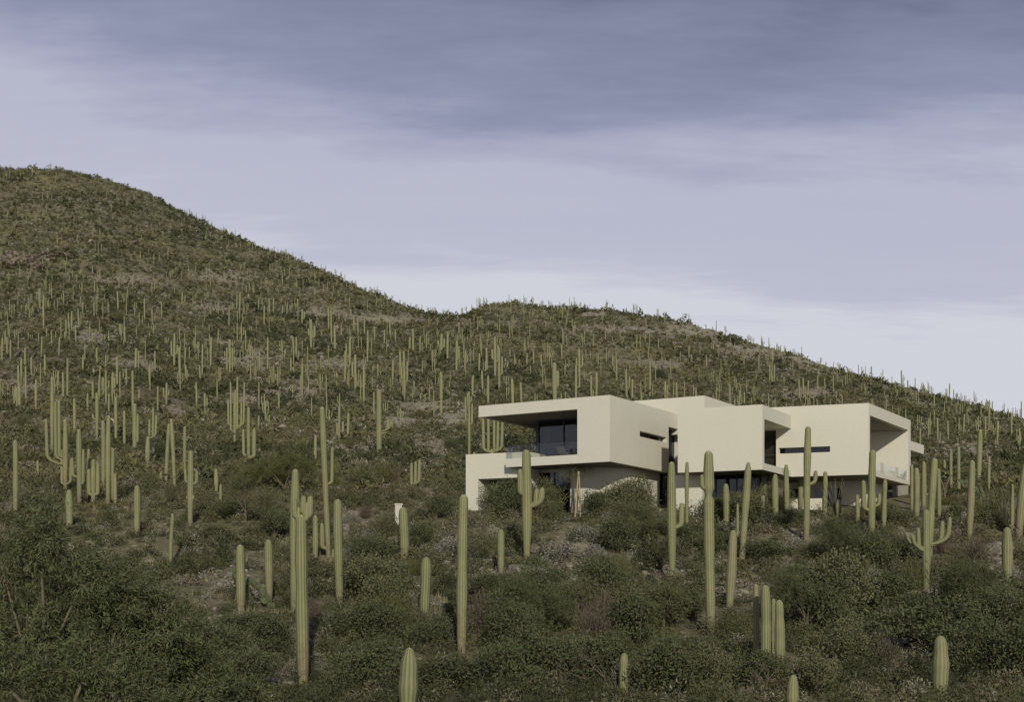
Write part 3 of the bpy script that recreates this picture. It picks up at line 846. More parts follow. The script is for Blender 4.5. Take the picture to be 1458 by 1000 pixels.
# mid-distance saguaros read off the photograph: x, top, base, width, (arm offset, join, top)
MID = """57 410 448 3;62 420 468 3;118 430 449 2.4;134 430 451 2.4;139 430 451 2.4;168 415 442 3.2;206 425 457 3;98 445 471 2.6;102 443 478 3
112 440 467 2.8;94 455 479 2.6;108 462 490 2.8;178 465 492 2.8;173 470 488 2.4;59 480 509 2.8;64 505 540 3.6;36 495 530 3;39 503 527 2.8;45 508 538 3.4
26 520 552 3.6;31 510 549 3.4;37 522 572 3.2;3 480 512 3;7 470 494 3;10 480 507 3;15 485 512 3;138 495 522 3.4;167 508 551 3.6;193 496 530 4.2;197 500 530 3
248 475 527 4 -4 4;256 495 545 4;237 545 578 3.4 -4 3;288 490 532 3;180 525 549 3.2 -4;141 535 572 4;151 528 573 3.6 -5 4;160 530 567 5 3;147 538 562 3;132 545 573 4
83 528 562 3.6;90 530 567 3.6;96 512 587 3.6;51 540 581 4.2;28 545 589 5 -4;21 560 583 4;198 555 571 3;217 440 465 2.6 4;230 430 452 2.4;259 415 440 2.8 4
311 430 448 2.4;326 435 466 2.6;341 416 449 3.6;337 420 441 2.6;368 425 444 2.4;376 435 464 3.2;384 425 449 3;389 425 449 3;402 435 448 2.6;409 433 448 2.6
443 455 497 5 5 -3;430 440 463 4 3;468 437 468 3.2;472 440 489 3.4;477 467 505 3.6;483 447 457 2.6;486 463 481 2.8;498 480 526 4 -5;503 450 471 3;510 455 479 3.4
519 450 478 3.6;523 470 516 3.4;506 505 557 4.4 -4;491 500 543 4;518 520 577 3.6;300 480 523 3.8;310 470 496 3;323 495 531 3.2;327 483 534 3.2;331 495 529 3
338 460 486 2.6 4 -4;344 460 487 2.6 3;350 470 499 3;381 480 528 3;369 500 531 3.2;418 480 508 3.4;422 480 506 3.4;414 510 534 3.2;406 497 521 3;430 518 562 4
570 500 547 4;576 500 572 4.6 4 -4;559 512 549 3.6;583 480 507 4;538 518 536 3;588 470 502 4;628 475 507 5 4 -4;637 472 517 3.8;650 485 529 4.2 3;673 535 568 4
666 560 582 3.6 5;705 480 537 5 4 -4;711 495 557 4.4 4;693 495 535 4;695 535 580 4.4;687 528 557 3.6;682 503 532 3.2;730 540 580 5;742 545 578 4;790 517 572 8 4
820 520 572 4 5;825 497 540 4 4 -4;842 535 568 4;849 530 566 4.4;750 505 524 3;771 505 527 3;878 510 543 3.4;892 528 566 4 4;900 540 568 4;925 515 565 3.2
947 543 568 4 3;963 545 570 4;1053 558 580 3;1060 558 580 3;1096 520 547 2.8;1102 520 545 2.8;1099 526 548 2.6;1138 540 568 2.8;1144 538 567 2.8;1150 542 568 2.6
555 455 478 3;547 470 492 3;533 465 487 3;563 470 492 3;598 480 503 3;607 475 500 3 3;616 500 521 3;662 500 526 3.4 3;720 510 530 3 3;760 500 520 2.8;800 490 512 2.8
1310 610 640 3;1322 600 632 3;1335 595 628 3.2;1350 600 635 3;1372 590 620 3;1408 570 604 3;1420 600 636 3.2;1440 590 625 3;1452 610 646 3;1330 560 584 2.6
280 545 580 3.6;285 520 548 3;292 560 592 4 3;265 520 548 3.2;221 500 528 3;213 520 548 3.2;118 505 532 3;125 560 590 3.6;74 470 496 2.8;84 480 506 2.8"""
mids = []
for line in MID.splitlines():
    for t in line.split(';'):
        q = [float(x) for x in t.split()]
        mids.append(q)
# further ones scattered over the upper slopes where the photo shows thickets of them
NTOT = 300
cand = []
rs = np.random.default_rng(11)
while len(cand) + len(mids) + len(NEAR) < NTOT:
    px = rs.uniform(2, 1456); 
    lo = np.interp(px, [0, 300, 640, 700, 1100, 1458], [440, 425, 470, 500, 545, 640])
    hi = np.interp(px, [0, 300, 600, 680, 1000, 1300, 1458], [380, 380, 440, 470, 480, 545, 580])
    py = rs.uniform(hi, lo + 8)
    if any(abs(px - c[0]) < 4 and abs(py - c[2]) < 14 for c in cand + mids): continue
    X, Y = ground_hit(px, py)
    hh = rs.uniform(4.2, 7.2) * F / Y
    q = [px, py - hh, py, max(2.0, .50 * F / Y)]
    if rs.random() < .25: q.append(rs.choice([-1, 1]) * max(2.5, .8 * F / Y))
    cand.append(q)
allmid = mids + cand


def zone(x, y):
    ridge = min(np.interp(x, LX, LY), np.interp(x, RX, RY))
    if x < 130: c = 'under the cliff at the left edge'
    elif x < 260: c = 'uphill of the three armed saguaro'
    elif x < 385: c = 'straight above the wide candelabrum'
    elif x < 480: c = 'uphill of the pink scarred saguaro'
    elif x < 560: c = 'uphill of the fork armed saguaro'
    elif x < 680: c = 'below the saddle between the hills'
    elif x < 870: c = 'just over the balcony roof'
    elif x < 1085: c = 'over the raised roof'
    elif x < 1300: c = 'over the end box roof'
    else: c = 'between end box and right edge'
    f = (y - ridge) / (600 - ridge)
    if y < 420: r_ = 'topmost row'
    elif y < 455: r_ = 'high row'
    elif y < 485: r_ = 'upper row'
    elif y < 515: r_ = 'middle row'
    elif y < 545: r_ = 'lower row'
    else: r_ = 'lowest row'
    return r_, c


ORD = ['first', 'second', 'third', 'fourth', 'fifth', 'sixth', 'seventh', 'eighth', 'ninth', 'tenth', 'eleventh', 'twelfth', 'thirteenth', 'fourteenth', 'fifteenth', 'sixteenth', 'seventeenth', 'eighteenth', 'nineteenth', 'twentieth']
zones = {}
for q in allmid: zones.setdefault(zone(q[0], q[2]), []).append(q)
for (rw, cl), qs in zones.items():
    qs.sort(key=lambda q: q[0])
    for k, q in enumerate(qs):
        kind = 'armed' if len(q) > 4 else 'bare'
        if len(qs) == 1: lab = f'only {kind} saguaro in the {rw} {cl}'
        else:
            o_ = 'leftmost' if k == 0 else 'rightmost' if k == len(qs) - 1 else ORD[k] + ' from left'
            lab = f'{kind} saguaro, {o_} in the {rw} {cl}'
        x, yt, yb, w = q[:4]
        h = yb - yt
        w *= .88 if yb > 500 else .76
        arms = [(dx, yb - h * (.38 + .06 * j), yb - h * (.80 - .1 * j), w * .75) for j, dx in enumerate(q[4:])]
        saguaro(S(x, yt, yb, w, lab, arms=arms, group='saguaros scattered over the far slopes', xt=x + random.uniform(-.8, .8)))


# ---------------------------------------------------------------- far saguaros: one object
def far_saguaros():
    g = Geo(SAG_ATTR); rs = np.random.default_rng(5)
    n = 0
    while n < 2400:
        Y = math.sqrt(rs.uniform(150 ** 2, 1000 ** 2)); u = rs.uniform(-.44, .44); X = u * Y
        px = u * F + CX
        if Y < 230 or (px > 660 and Y < 300): continue
        d = .5 + .5 * float(vnoise(X / 60, Y / 60, 40))
        if rs.random() > d * 1.3: continue
        if px < 300 and Y > 700 and rs.random() < .5: continue
        z = gz(X, Y)
        edge = n < 150
        if edge:      # the ones that stand on the skyline
            px = rs.uniform(250, 1458); u = tanu(px)
            Y = float(np.interp(px, YRX, YRL) if px < 655 else np.interp(px, [560, 760, 1100, 1458], [560, 640, 620, 560])) - rs.uniform(-4, 14); X = u * Y; z = gz(X, Y)
        h = rs.uniform(2.0, 6.4) * (1.0 if Y < 600 else .9); r = rs.uniform(.125, .18) * (1 + Y / 3000)
        sides = 5
        path = np.array([[0, 0, -.3], [0, 0, h * .5], [0, 0, h - r]]) + np.array([X, Y, z])
        V, f, cap, ridge, hh = tube(path, [r * .85, r, r * .85], 0, sides)
        g.add(V, f, ridge=.40)
        if rs.random() < .35:
            for s_ in ((-1, 1) if rs.random() < .5 else (rs.choice([-1, 1]),)):
                hj = h * rs.uniform(.35, .55); o_ = s_ * r * 3.2
                p = np.array([[0, 0, hj], [o_ * .7, 0, hj + .1], [o_, 0, hj + .6], [o_, 0, min(h * .95, hj + rs.uniform(1, 2.8))]]) + np.array([X, Y, z])
                V, f, cap, ridge, hh = tube(p, [r * .6, r * .7, r * .75, r * .65], 0, sides)
                g.add(V, f, ridge=.40)
        n += 1
    o = link('distant_saguaro_thicket', g.mesh('distant_saguaro_thicket', [M['cactus']], True))
    tag(o, 'hundreds of tiny pale saguaros stippling the far slopes up to the skyline', 'cacti', kind='stuff')


far_saguaros()


# ================================================================ FOLIAGE
def leaves(C, U, length, width, rs, droop=0.0):
    """one triangle-pair leaf (quad) per centre C with main direction U"""
    n = len(C)
    U = U / (np.linalg.norm(U, axis=1)[:, None] + 1e-9)
    W = np.cross(U, rs.normal(size=(n, 3))); W /= np.linalg.norm(W, axis=1)[:, None] + 1e-9
    L = np.asarray(length).reshape(-1, 1) * rs.uniform(.7, 1.3, (n, 1)); B = np.asarray(width).reshape(-1, 1) * rs.uniform(.7, 1.3, (n, 1))
    a = C - U * L * .5; b = C + W * B * .5; c = C + U * L * .5; d = C - W * B * .5
    V = np.stack([a, b, c, d], 1).reshape(-1, 3)
    f = np.arange(4 * n).reshape(-1, 4)
    return V, f


def lump_points(n, lumps, rs, shell=.55):
    """points spread through ellipsoid lumps (cx,cy,cz,rx,ry,rz), denser near their surface"""
    L = np.array(lumps); vol = (L[:, 3] * L[:, 4] * L[:, 5]) ** .7
    k = rs.choice(len(L), n, p=vol / vol.sum())
    d = rs.normal(size=(n, 3)); d /= np.linalg.norm(d, axis=1)[:, None]
    rad = (shell + (1 - shell) * rs.random(n) ** .6)[:, None] * (1 + .18 * rs.normal(size=(n, 1)))
    P = L[k, :3] + d * rad * L[k, 3:6]
    return P, d, k


def twig(g, p0, p1, r0, r1, mat=1, tint=.4, bend=None):
    p0 = np.asarray(p0, float); p1 = np.asarray(p1, float)
    mid = (p0 + p1) / 2 + (bend if bend is not None else 0)
    V, f, cap, _, _ = tube(np.array([p0, mid, p1]), [r0, (r0 + r1) / 2, r1], 0, 4, dome=False)
    g.add(V, f, mat, tint=tint)


def bush_mesh(name, seed, w, h, nleaf, ll, lw, mats, style='round'):
    rs = np.random.default_rng(seed); g = Geo(('tint', 'dry'))
    if style == 'round':
        lumps = []
        for k in range(11):
            a = rs.uniform(0, 2 * np.pi); rr_ = w * .5 * rs.uniform(.1, .78); s = rs.uniform(.16, .30)
            zz = h * rs.uniform(.28, .80) * (1 - .45 * (rr_ / (w * .5)) ** 2)
            lumps.append((rr_ * math.cos(a), rr_ * math.sin(a), zz, w * s, w * s, h * s * rs.uniform(.8, 1.2)))
        P, d, k = lump_points(nleaf, lumps, rs, .45)
        P[:, 2] = np.abs(P[:, 2])
        U = d * .8 + rs.normal(size=P.shape) * .7 + np.array([0, 0, .35])
        V, f = leaves(P, U, ll, lw, rs)
        lt_ = rs.random(len(lumps))
        t = np.clip(.25 + .5 * lt_[k] * .8 + .35 * rs.random(nleaf), 0, 1)
        g.add(V, f, 0, tint=np.repeat(t, 4), dry=np.repeat((rs.random(nleaf) < .05).astype(float), 4))
        for q in lumps[:8]:
            twig(g, (0, 0, 0), (q[0], q[1], q[2] + q[5] * .3), .03 * w, .008 * w)
    elif style == 'spray':      # fine upright twigs: broom-like
        n = nleaf
        a = rs.uniform(0, 2 * np.pi, n); tilt = np.abs(rs.normal(0, .42, n)) ; L = h * rs.uniform(.35, 1.0, n)
        D = np.stack([np.cos(a) * np.sin(tilt), np.sin(a) * np.sin(tilt), np.cos(tilt)], -1)
        b = np.stack([rs.normal(0, w * .10, n), rs.normal(0, w * .10, n), np.zeros(n)], -1)
        t = rs.uniform(.25, 1, n)
        C = b + D * (L * t)[:, None]
        U = D + rs.normal(size=D.shape) * .28
        V, f = leaves(C, U, ll, lw, rs)
        tt = np.clip(rs.random() * .3 + .7 * rs.random(n), 0, 1)
        g.add(V, f, 0, tint=np.repeat(tt, 4), dry=np.repeat((rs.random(n) < .08).astype(float), 4))
        for k in range(9):
            aa = rs.uniform(0, 6.28); q = rs.uniform(.15, .6)
            twig(g, (0, 0, 0), (math.cos(aa) * q * w * .4, math.sin(aa) * q * w * .4, h * rs.uniform(.5, .85)), .016 * w, .005 * w)
    elif style == 'mound':      # low dome of pale leaves
        d = rs.normal(size=(nleaf, 3)); d[:, 2] = np.abs(d[:, 2]); d /= np.linalg.norm(d, axis=1)[:, None]
        P = d * np.array([w * .5, w * .5, h]) * (rs.uniform(.72, 1.08, (nleaf, 1)) + .12 * np.sin(d[:, :1] * 9 + d[:, 1:2] * 7))
        U = d + rs.normal(size=P.shape) * .6
        V, f = leaves(P, U, ll, lw, rs)
        g.add(V, f, 0, tint=np.repeat(rs.random(nleaf), 4), dry=np.repeat((rs.random(nleaf) < .12).astype(float), 4))
        for k in range(6):
            aa = rs.uniform(0, 6.28)
            twig(g, (0, 0, 0), (math.cos(aa) * w * .3, math.sin(aa) * w * .3, h * .7), .012 * w, .005 * w)
    return g.mesh(name, mats)


def protos(kind):
    out = []
    for s in range(4):
        if kind == 'dark': out.append(bush_mesh('dark_bush', 100 + s, 2.2, 1.55, 5600, .085, .036, [M['leaf_dark'], M['bark']]))
        if kind == 'olive': out.append(bush_mesh('olive_bush', 200 + s, 2.1, 1.6, 4800, .085, .033, [M['leaf_olive'], M['bark']]))
        if kind == 'yellow': out.append(bush_mesh('broom_bush', 300 + s, 2.4, 2.0, 2600, .24, .016, [M['leaf_yellow'], M['paleb']], 'spray'))
        if kind == 'grey': out.append(bush_mesh('pale_bush', 400 + s, 1.25, .65, 1300, .075, .045, [M['leaf_grey'], M['bark']], 'mound'))
        if kind == 'brown': out.append(bush_mesh('dry_bush', 500 + s, 1.6, 1.25, 1500, .20, .014, [M['leaf_brown'], M['bark']], 'spray'))
    return out


PR = {k: protos(k) for k in ('dark', 'olive', 'yellow', 'grey', 'brown')}
DIM = {'dark': (2.2, 1.55), 'olive': (2.1, 1.6), 'yellow': (2.4, 2.0), 'grey': (1.25, .65), 'brown': (1.6, 1.25)}
NAME = {'dark': 'dark_bush', 'olive': 'olive_bush', 'yellow': 'broom_bush', 'grey': 'pale_bush', 'brown': 'dry_bush'}
WORD = {'dark': 'dark green bush', 'olive': 'olive green bush', 'yellow': 'yellow green twiggy bush', 'grey': 'pale grey mound bush', 'brown': 'brown dry bush'}


def limit_y(x0, x1, depth):
    """highest photo row a plant at this depth may reach over these columns"""
    y = -1e9
    for (a, b, d, yl) in protect:
        if d > depth + .3 and a < x1 and b > x0: y = max(y, yl)
    return y


placed = []


def place_bush(kind, px, py, scale, Y=None, k=None):
    X, Y = ground_hit(px, py) if Y is None else (tanu(px) * Y, Y)
    w, h = DIM[kind]
    wpx = w * scale * F / Y; hpx = h * scale * F / Y
    z0 = gz(X, Y); yb = HY - z0 / Y * F
    yl = limit_y(px - wpx * .38, px + wpx * .38, Y)
    zs = 1.0
    if yb - hpx < yl:
        zs = (yb - yl) / hpx
        if zs < .42: return None
    o = link(NAME[kind], PR[kind][random.randrange(4) if k is None else k], None, (X, Y, z0 - .06))
    o.scale = (scale, scale, scale * min(1.0, zs) * random.uniform(.95, 1.05)); o.rotation_euler = (0, 0, random.uniform(0, 6.28))
    placed.append((o, kind, px, yb, wpx, hpx * min(1, zs), Y))
    return o


HAND = [  # kind, column, foot row, size: bushes one can tell apart in the photograph
 ('dark', 705, 742, 1.3), ('olive', 790, 742, 1.0), ('olive', 850, 735, 1.0), ('dark', 905, 745, 1.1), ('olive', 925, 760, 1.3), ('dark', 885, 790, 1.5),
 ('grey', 830, 772, 1.6), ('grey', 800, 800, 1.7), ('grey', 845, 800, 1.3), ('grey', 640, 790, 1.5), ('grey', 1130, 745, 1.5), ('grey', 1135, 790, 1.3),
 ('yellow', 840, 760, .6), ('dark', 1010, 790, 1.0), ('dark', 1080, 800, 1.5), ('olive', 1190, 800, 1.9), ('dark', 1235, 810, 1.6), ('yellow', 1205, 745, .8),
 ('dark', 1270, 750, 1.3), ('dark', 1360, 745, 1.2), ('brown', 1390, 800, 1.6), ('brown', 1340, 790, 1.2), ('brown', 1420, 850, 1.7), ('dark', 1290, 800, 1.1),
 ('yellow', 1345, 720, .9), ('yellow', 395, 700, 1.6), ('yellow', 350, 700, 1.4), ('yellow', 430, 650, 1.3), ('olive', 300, 770, 1.3), ('dark', 330, 740, 1.3),
 ('dark', 390, 770, 1.4), ('olive', 520, 700, 1.5), ('brown', 560, 690, 1.4), ('dark', 520, 660, 1.1), ('olive', 640, 660, 1.2), ('dark', 620, 740, 1.2),
 ('dark', 600, 780, 1.0), ('dark', 525, 810, 1.4), ('dark', 560, 840, 1.3), ('dark', 500, 850, 1.0), ('olive', 550, 770, 1.1), ('brown', 520, 740, 1.0),
 ('grey', 500, 745, 1.0), ('grey', 530, 770, 1.1), ('grey', 570, 830, 1.0), ('olive', 690, 800, 1.1), ('dark', 690, 850, 1.3), ('dark', 760, 860, 1.5),
 ('brown', 670, 790, .9), ('dark', 850, 850, 1.5), ('olive', 820, 880, 1.2), ('brown', 850, 920, 1.5), ('dark', 920, 860, 1.6), ('dark', 960, 880, 1.4),
 ('dark', 910, 920, 1.5), ('dark', 980, 940, 1.6), ('olive', 1060, 880, 1.1), ('brown', 1090, 945, 1.0), ('dark', 1150, 860, 1.5), ('dark', 1180, 900, 1.6),
 ('brown', 1170, 830, 1.2), ('grey', 1190, 830, 1.0), ('grey', 1240, 830, 1.1), ('brown', 1220, 850, 1.1), ('dark', 1250, 880, 1.6), ('dark', 1300, 900, 1.5),
 ('dark', 1380, 880, 1.6), ('dark', 1420, 910, 1.5), ('olive', 1200, 950, 1.3), ('brown', 1260, 950, 1.0), ('dark', 1400, 960, 1.5), ('dark', 1450, 970, 1.6),
 ('dark', 720, 920, 1.5), ('dark', 620, 920, 1.3), ('dark', 540, 920, 1.4), ('dark', 480, 910, 1.2), ('brown', 450, 890, 1.0), ('dark', 360, 900, 1.4),
 ('dark', 390, 930, 1.3), ('olive', 330, 880, 1.2), ('brown', 385, 975, 1.0), ('dark', 470, 985, 1.4), ('dark', 530, 990, 1.4), ('dark', 650, 985, 1.6),
 ('dark', 730, 990, 1.5), ('dark', 800, 985, 1.5), ('dark', 860, 975, 1.3), ('dark', 940, 995, 1.5), ('olive', 1010, 990, 1.2), ('dark', 1070, 985, 1.3),
 ('olive', 1160, 995, 1.3), ('dark', 300, 960, 1.4), ('dark', 340, 995, 1.3), ('yellow', 1260, 740, .6), ('olive', 200, 655, 1.1), ('dark', 205, 645, 1.2),
 ('olive', 300, 620, 1.2), ('dark', 375, 600, 1.5), ('dark', 425, 590, 1.2), ('olive', 460, 660, 1.2), ('dark', 200, 600, 1.3), ('olive', 30, 610, 1.5), ('dark', 640, 640, 1.3),
 ('olive', 655, 615, 1.3), ('dark', 690, 620, 1.2), ('olive', 60, 690, 1.3), ('yellow', 170, 460, 3.2), ('brown', 140, 468, 3.0), ('yellow', 520, 600, 1.3),
]
HAND += [('dark', 716, 735, 1.5), ('dark', 735, 738, 1.2), ('dark', 775, 728, 1.4), ('dark', 786, 724, 1.2), ('olive', 845, 728, 1.3), ('olive', 890, 728, 1.5), ('dark', 912, 735, 1.5),
         ('olive', 935, 745, 1.1), ('dark', 1075, 745, 1.3), ('dark', 1020, 740, 1.0), ('grey', 870, 745, 1.3), ('grey', 862, 775, 1.5), ('grey', 1050, 760, 1.2), ('grey', 1090, 750, 1.3), ('yellow', 1230, 745, .9),
         ('olive', 100, 640, 1.4), ('dark', 170, 640, 1.5), ('yellow', 25, 665, 1.2), ('dark', 230, 655, 1.4), ('olive', 285, 700, 1.5), ('olive', 330, 690, 1.4), ('dark', 300, 730, 1.6), ('yellow', 470, 700, 1.3),
         ('olive', 500, 640, 1.4), ('olive', 560, 640, 1.3), ('yellow', 545, 690, 1.5), ('olive', 600, 600, 1.6), ('dark', 420, 540, 2.2), ('dark', 460, 500, 2.4), ('dark', 290, 500, 2.4), ('olive', 220, 500, 2.2),
         ('dark', 350, 480, 2.6), ('olive', 660, 560, 1.8), ('dark', 760, 545, 2.0), ('olive', 1000, 560, 2.2), ('dark', 940, 540, 2.4), ('dark', 620, 545, 2.0), ('yellow', 550, 560, 1.8)]
HAND += [('olive', 780, 734, 1.6), ('dark', 758, 736, 1.5), ('dark', 856, 738, 1.3), ('olive', 898, 738, 1.9), ('dark', 922, 742, 1.8), ('dark', 1048, 745, 1.5), ('olive', 1072, 748, 1.7), ('dark', 1098, 748, 1.7), ('olive', 1125, 745, 1.3),
         ('dark', 1160, 745, 1.2), ('olive', 1290, 745, 1.6), ('olive', 1215, 752, 1.2), ('dark', 700, 735, 1.6), ('dark', 728, 733, 1.7), ('dark', 955, 765, 1.2), ('olive', 985, 760, 1.2), ('yellow', 1085, 740, 1.3)]
HAND += [('olive', 1205, 885, 2.1), ('dark', 1330, 935, 2.2), ('dark', 640, 965, 2.0), ('olive', 905, 900, 2.0), ('dark', 1230, 790, 2.0), ('olive', 445, 800, 1.7), ('dark', 540, 815, 1.8), ('olive', 528, 865, 1.8), ('olive', 560, 880, 1.5), ('brown', 690, 880, 1.3), ('brown', 860, 905, 1.7), ('brown', 700, 905, 1.4)]
HAND += [('dark', 1070, 750, 1.7, 81.0), ('olive', 1094, 750, 1.7, 81.3), ('dark', 1024, 750, 1.2, 81.8), ('dark', 1124, 750, 1.2, 83.2), ('olive', 1050, 750, 1.2, 82.2), ('dark', 1215, 750, 1.4, 80.5), ('dark', 1283, 750, 1.7, 82.0), ('olive', 1262, 750, 1.3, 81.0),
         ('olive', 944, 750, 1.2, 81.0), ('yellow', 1150, 800, 1.0), ('yellow', 880, 830, 1.0), ('yellow', 1060, 905, 1.1), ('yellow', 560, 900, 1.1), ('yellow', 745, 890, 1.0), ('yellow', 1300, 845, 1.2), ('yellow', 590, 820, .9), ('yellow', 400, 890, 1.0), ('yellow', 950, 960, 1.0)]
for q in HAND: place_bush(*q)


# ================================================================ TREES
def leaf_tree(name, seed, base, heads, label, group=None, nclu=150, per=70, ll=.10, lw=.028, leafm='leaf_tree', bark='bark', check=True, cat='tree', droop=.5, tr=.09):
    """trunk with limbs to every crown head; foliage in drooping sprays round the heads"""
    rs = np.random.default_rng(seed)
    X, Y = base; z0 = gz(X, Y)
    root = empty(name, (X, Y, z0)); tag(root, label, cat, group)
    g = Geo(('tint', 'dry'))
    org = np.array([X, Y, z0]); fork = np.array([0, 0, .5 + .3 * rs.random()])
    twig(g, (0, 0, -.2), fork, tr * 1.2, tr, 0)
    lf = Geo(('tint', 'dry'))
    for (hx, hy, hz, rx, ry, rz) in heads:
        h = np.array([hx, hy, hz])
        bend = rs.normal(size=3) * .15 + np.array([0, 0, .2])
        twig(g, fork, h, tr * .7, tr * .25, 0, bend=bend)
        n = int(nclu / len(heads))
        for _ in range(n):
            d = rs.normal(size=3); d /= np.linalg.norm(d)
            c = h + d * np.array([rx, ry, rz]) * rs.uniform(.35, 1.05)
            if c[2] < .1: continue
            if check:
                P = org + c; pxx = P[0] / P[1] * F + CX; pyy = HY - (P[2] + .12) / P[1] * F
                if pyy < limit_y(pxx - 5, pxx + 5, P[1]): continue
            if rs.random() < .5: twig(g, h + (c - h) * .15, c, tr * .16, tr * .05, 0)
            m = per
            ax = d * .7 + rs.normal(size=3) * .4 + np.array([0, 0, .15]); ax /= np.linalg.norm(ax)
            t = rs.uniform(-.5, .5, m)
            C = c + ax * (t * .75)[:, None] + rs.normal(size=(m, 3)) * np.array([.085, .085, .07])
            U = ax * .6 + rs.normal(size=(m, 3)) * .6 + np.array([0, 0, -droop])
            V, f = leaves(C, U, ll, lw, rs)
            lf.add(V, f, 0, tint=np.repeat(np.clip(rs.random() * .6 + .4 * rs.random(m), 0, 1), 4), dry=np.repeat((rs.random(m) < .03).astype(float), 4))
    link('trunk', g.mesh('trunk', [M[bark]], True), root)
    link('crown', lf.mesh('crown', [M[leafm]]), root)
    placed.append((root, 'tree', X / Y * F + CX, 0, 0, 0, Y))
    return root


def at(px, Y): return (tanu(px) * Y, Y)


leaf_tree('leafy_tree', 1, at(45, 27), [(-.6, 0, 3.9, 1.1, 1, 1.1), (.3, -.3, 4.6, .8, .8, 1.0), (.9, .4, 3.6, 1.0, 1, 1.0), (-.2, .2, 2.6, 1.3, 1.2, .9), (1.0, -.4, 2.3, 1.0, .9, .9), (-1.2, .3, 2.8, .9, .9, .9)],
          'dark leafy tree filling the lower left corner below the lone left edge saguaro', 'foreground trees', 215, 62, .15, .030, bark='paleb')
leaf_tree('leafy_tree', 2, at(150, 28), [(-.4, 0, 3.2, .9, .9, 1.0), (.5, 0, 3.4, .9, .9, .9), (1.2, .2, 2.7, .9, .9, .9), (.2, -.4, 2.1, 1.2, 1.0, .8), (-1.0, 0, 2.2, .8, .8, .8)],
          'leafy tree of drooping sprays in front of the smooth bluish saguaro', 'foreground trees', 200, 62, .15, .030, bark='paleb')
leaf_tree('leafy_tree', 3, at(235, 29), [(0, 0, 2.3, .9, .9, .9), (.6, .1, 1.7, .9, .8, .8), (-.7, .2, 2.0, .8, .8, .8), (1.1, 0, 1.0, .8, .8, .7)],
          'rightmost and lowest of the leafy foreground trees, below the thin crooked saguaro', 'foreground trees', 165, 60, .14, .030)
leaf_tree('leafy_tree', 4, at(90, 24), [(-.5, 0, 1.6, 1.0, .8, .8), (.5, 0, 1.9, .9, .8, .8), (1.5, 0, 1.5, .9, .8, .7), (-1.4, 0, 1.9, .8, .8, .8)],
          'low near tree with pale slanting branches at the bottom left', 'foreground trees', 150, 58, .14, .028, bark='paleb')
leaf_tree('leafy_tree', 5, at(275, 33), [(0, 0, 1.3, .9, .9, .8), (.9, 0, .9, .9, .8, .7), (-.8, 0, 1.2, .8, .8, .7)],
          'small leafy tree left of the saguaro with pads beside it', 'foreground trees', 170, 60, .16, .036)
# airy yellow-brown trees on the slope
X, Y = ground_hit(405, 705)
leaf_tree('airy_tree', 8, (X, Y), [(-1.2, 0, 2.2, 1.2, 1.2, 1.0), (.4, 0, 2.6, 1.3, 1.2, 1.0), (1.6, 0, 2.0, 1.1, 1, .9), (-2.4, 0, 1.7, 1.0, 1, .8)],
          'brownish airy tree on the slope left of the pink scarred saguaro', 'trees on the slope', 330, 55, .16, .02, 'leaf_yellow', 'bark')
X, Y = ground_hit(1345, 715)
leaf_tree('airy_tree', 9, (X, Y), [(-.8, 0, 1.8, 1.0, 1.0, .9), (.6, 0, 2.0, 1.0, 1, .9)],
          'yellowish airy tree behind the spreading armed saguaro', 'trees on the slope', 90, 45, .16, .018, 'leaf_yellow', 'paleb')
X, Y = ground_hit(1090, 735)
leaf_tree('airy_tree', 10, (X, Y), [(-.6, 0, 1.7, .9, .8, .9), (.6, 0, 2.0, .9, .7, .9), (0, 0, 2.5, .8, .7, .6), (-1.1, 0, 1.1, .8, .7, .7), (1.2, 0, 1.1, .8, .7, .7)],
          'slender yellow green tree in the shade under the middle box corner', 'trees on the slope', 230, 50, .13, .022, 'leaf_olive', 'bark')
def feather(px, py, s, seed, label, leafm='leaf_tree', n=230):
    rs = np.random.default_rng(seed); X, Y = ground_hit(px, py)
    hd = [(rs.uniform(-.9, .9) * s, rs.uniform(-.5, .5) * s, rs.uniform(.8, 1.7) * s, .62 * s, .6 * s, .5 * s) for _ in range(6)]
    leaf_tree('desert_tree', seed, (X, Y), hd, label, 'small feathery desert trees', n, 46, .12, .022, leafm, 'bark', droop=.25, tr=.07)


feather(905, 775, 1.35, 31, 'feathery desert tree in front of the curved base wall', 'leaf_olive')
feather(1205, 815, 1.5, 32, 'broad feathery desert tree below the end box')
feather(1255, 800, 1.3, 33, 'feathery desert tree below the armed saguaro at the end box', 'leaf_olive')
feather(350, 745, 1.5, 35, 'feathery desert tree above the saguaro with pads beside it', 'leaf_olive')
feather(1150, 905, 1.5, 36, 'feathery desert tree right of the four close saguaros')
feather(760, 905, 1.3, 37, 'feathery desert tree right of the saguaro with the scarred woody foot')
feather(945, 905, 1.3, 38, 'feathery desert tree left of the pinched neck saguaro foot', 'leaf_olive')
feather(1395, 900, 1.5, 39, 'dark feathery desert tree below the blunt saguaro near the right edge')
feather(240, 720, 1.3, 40, 'feathery desert tree behind the smooth bluish saguaro', 'leaf_olive')
# staked young tree in front of the base wall
X, Y = ground_hit(822, 737)
yt_ = leaf_tree('young_tree', 12, (X, Y), [(-.2, 0, 3.4, .7, .6, .6), (.4, 0, 3.0, .6, .6, .6), (-.6, 0, 2.8, .6, .6, .6), (.1, 0, 4.0, .5, .5, .4)],
                'young tree tied between two pale stakes in front of the curved base wall', None, 95, 34, .10, .024, 'leaf_olive', 'bark', check=False, tr=.035)
for s_ in (-1, 1):
    g = Geo(('tint', 'dry')); twig(g, (s_ * .18, -.25, -.2), (s_ * .02 + .08, -.22, 2.95), .055, .05, 0)
    link('stake', g.mesh('stake', [M['wood']]), yt_)


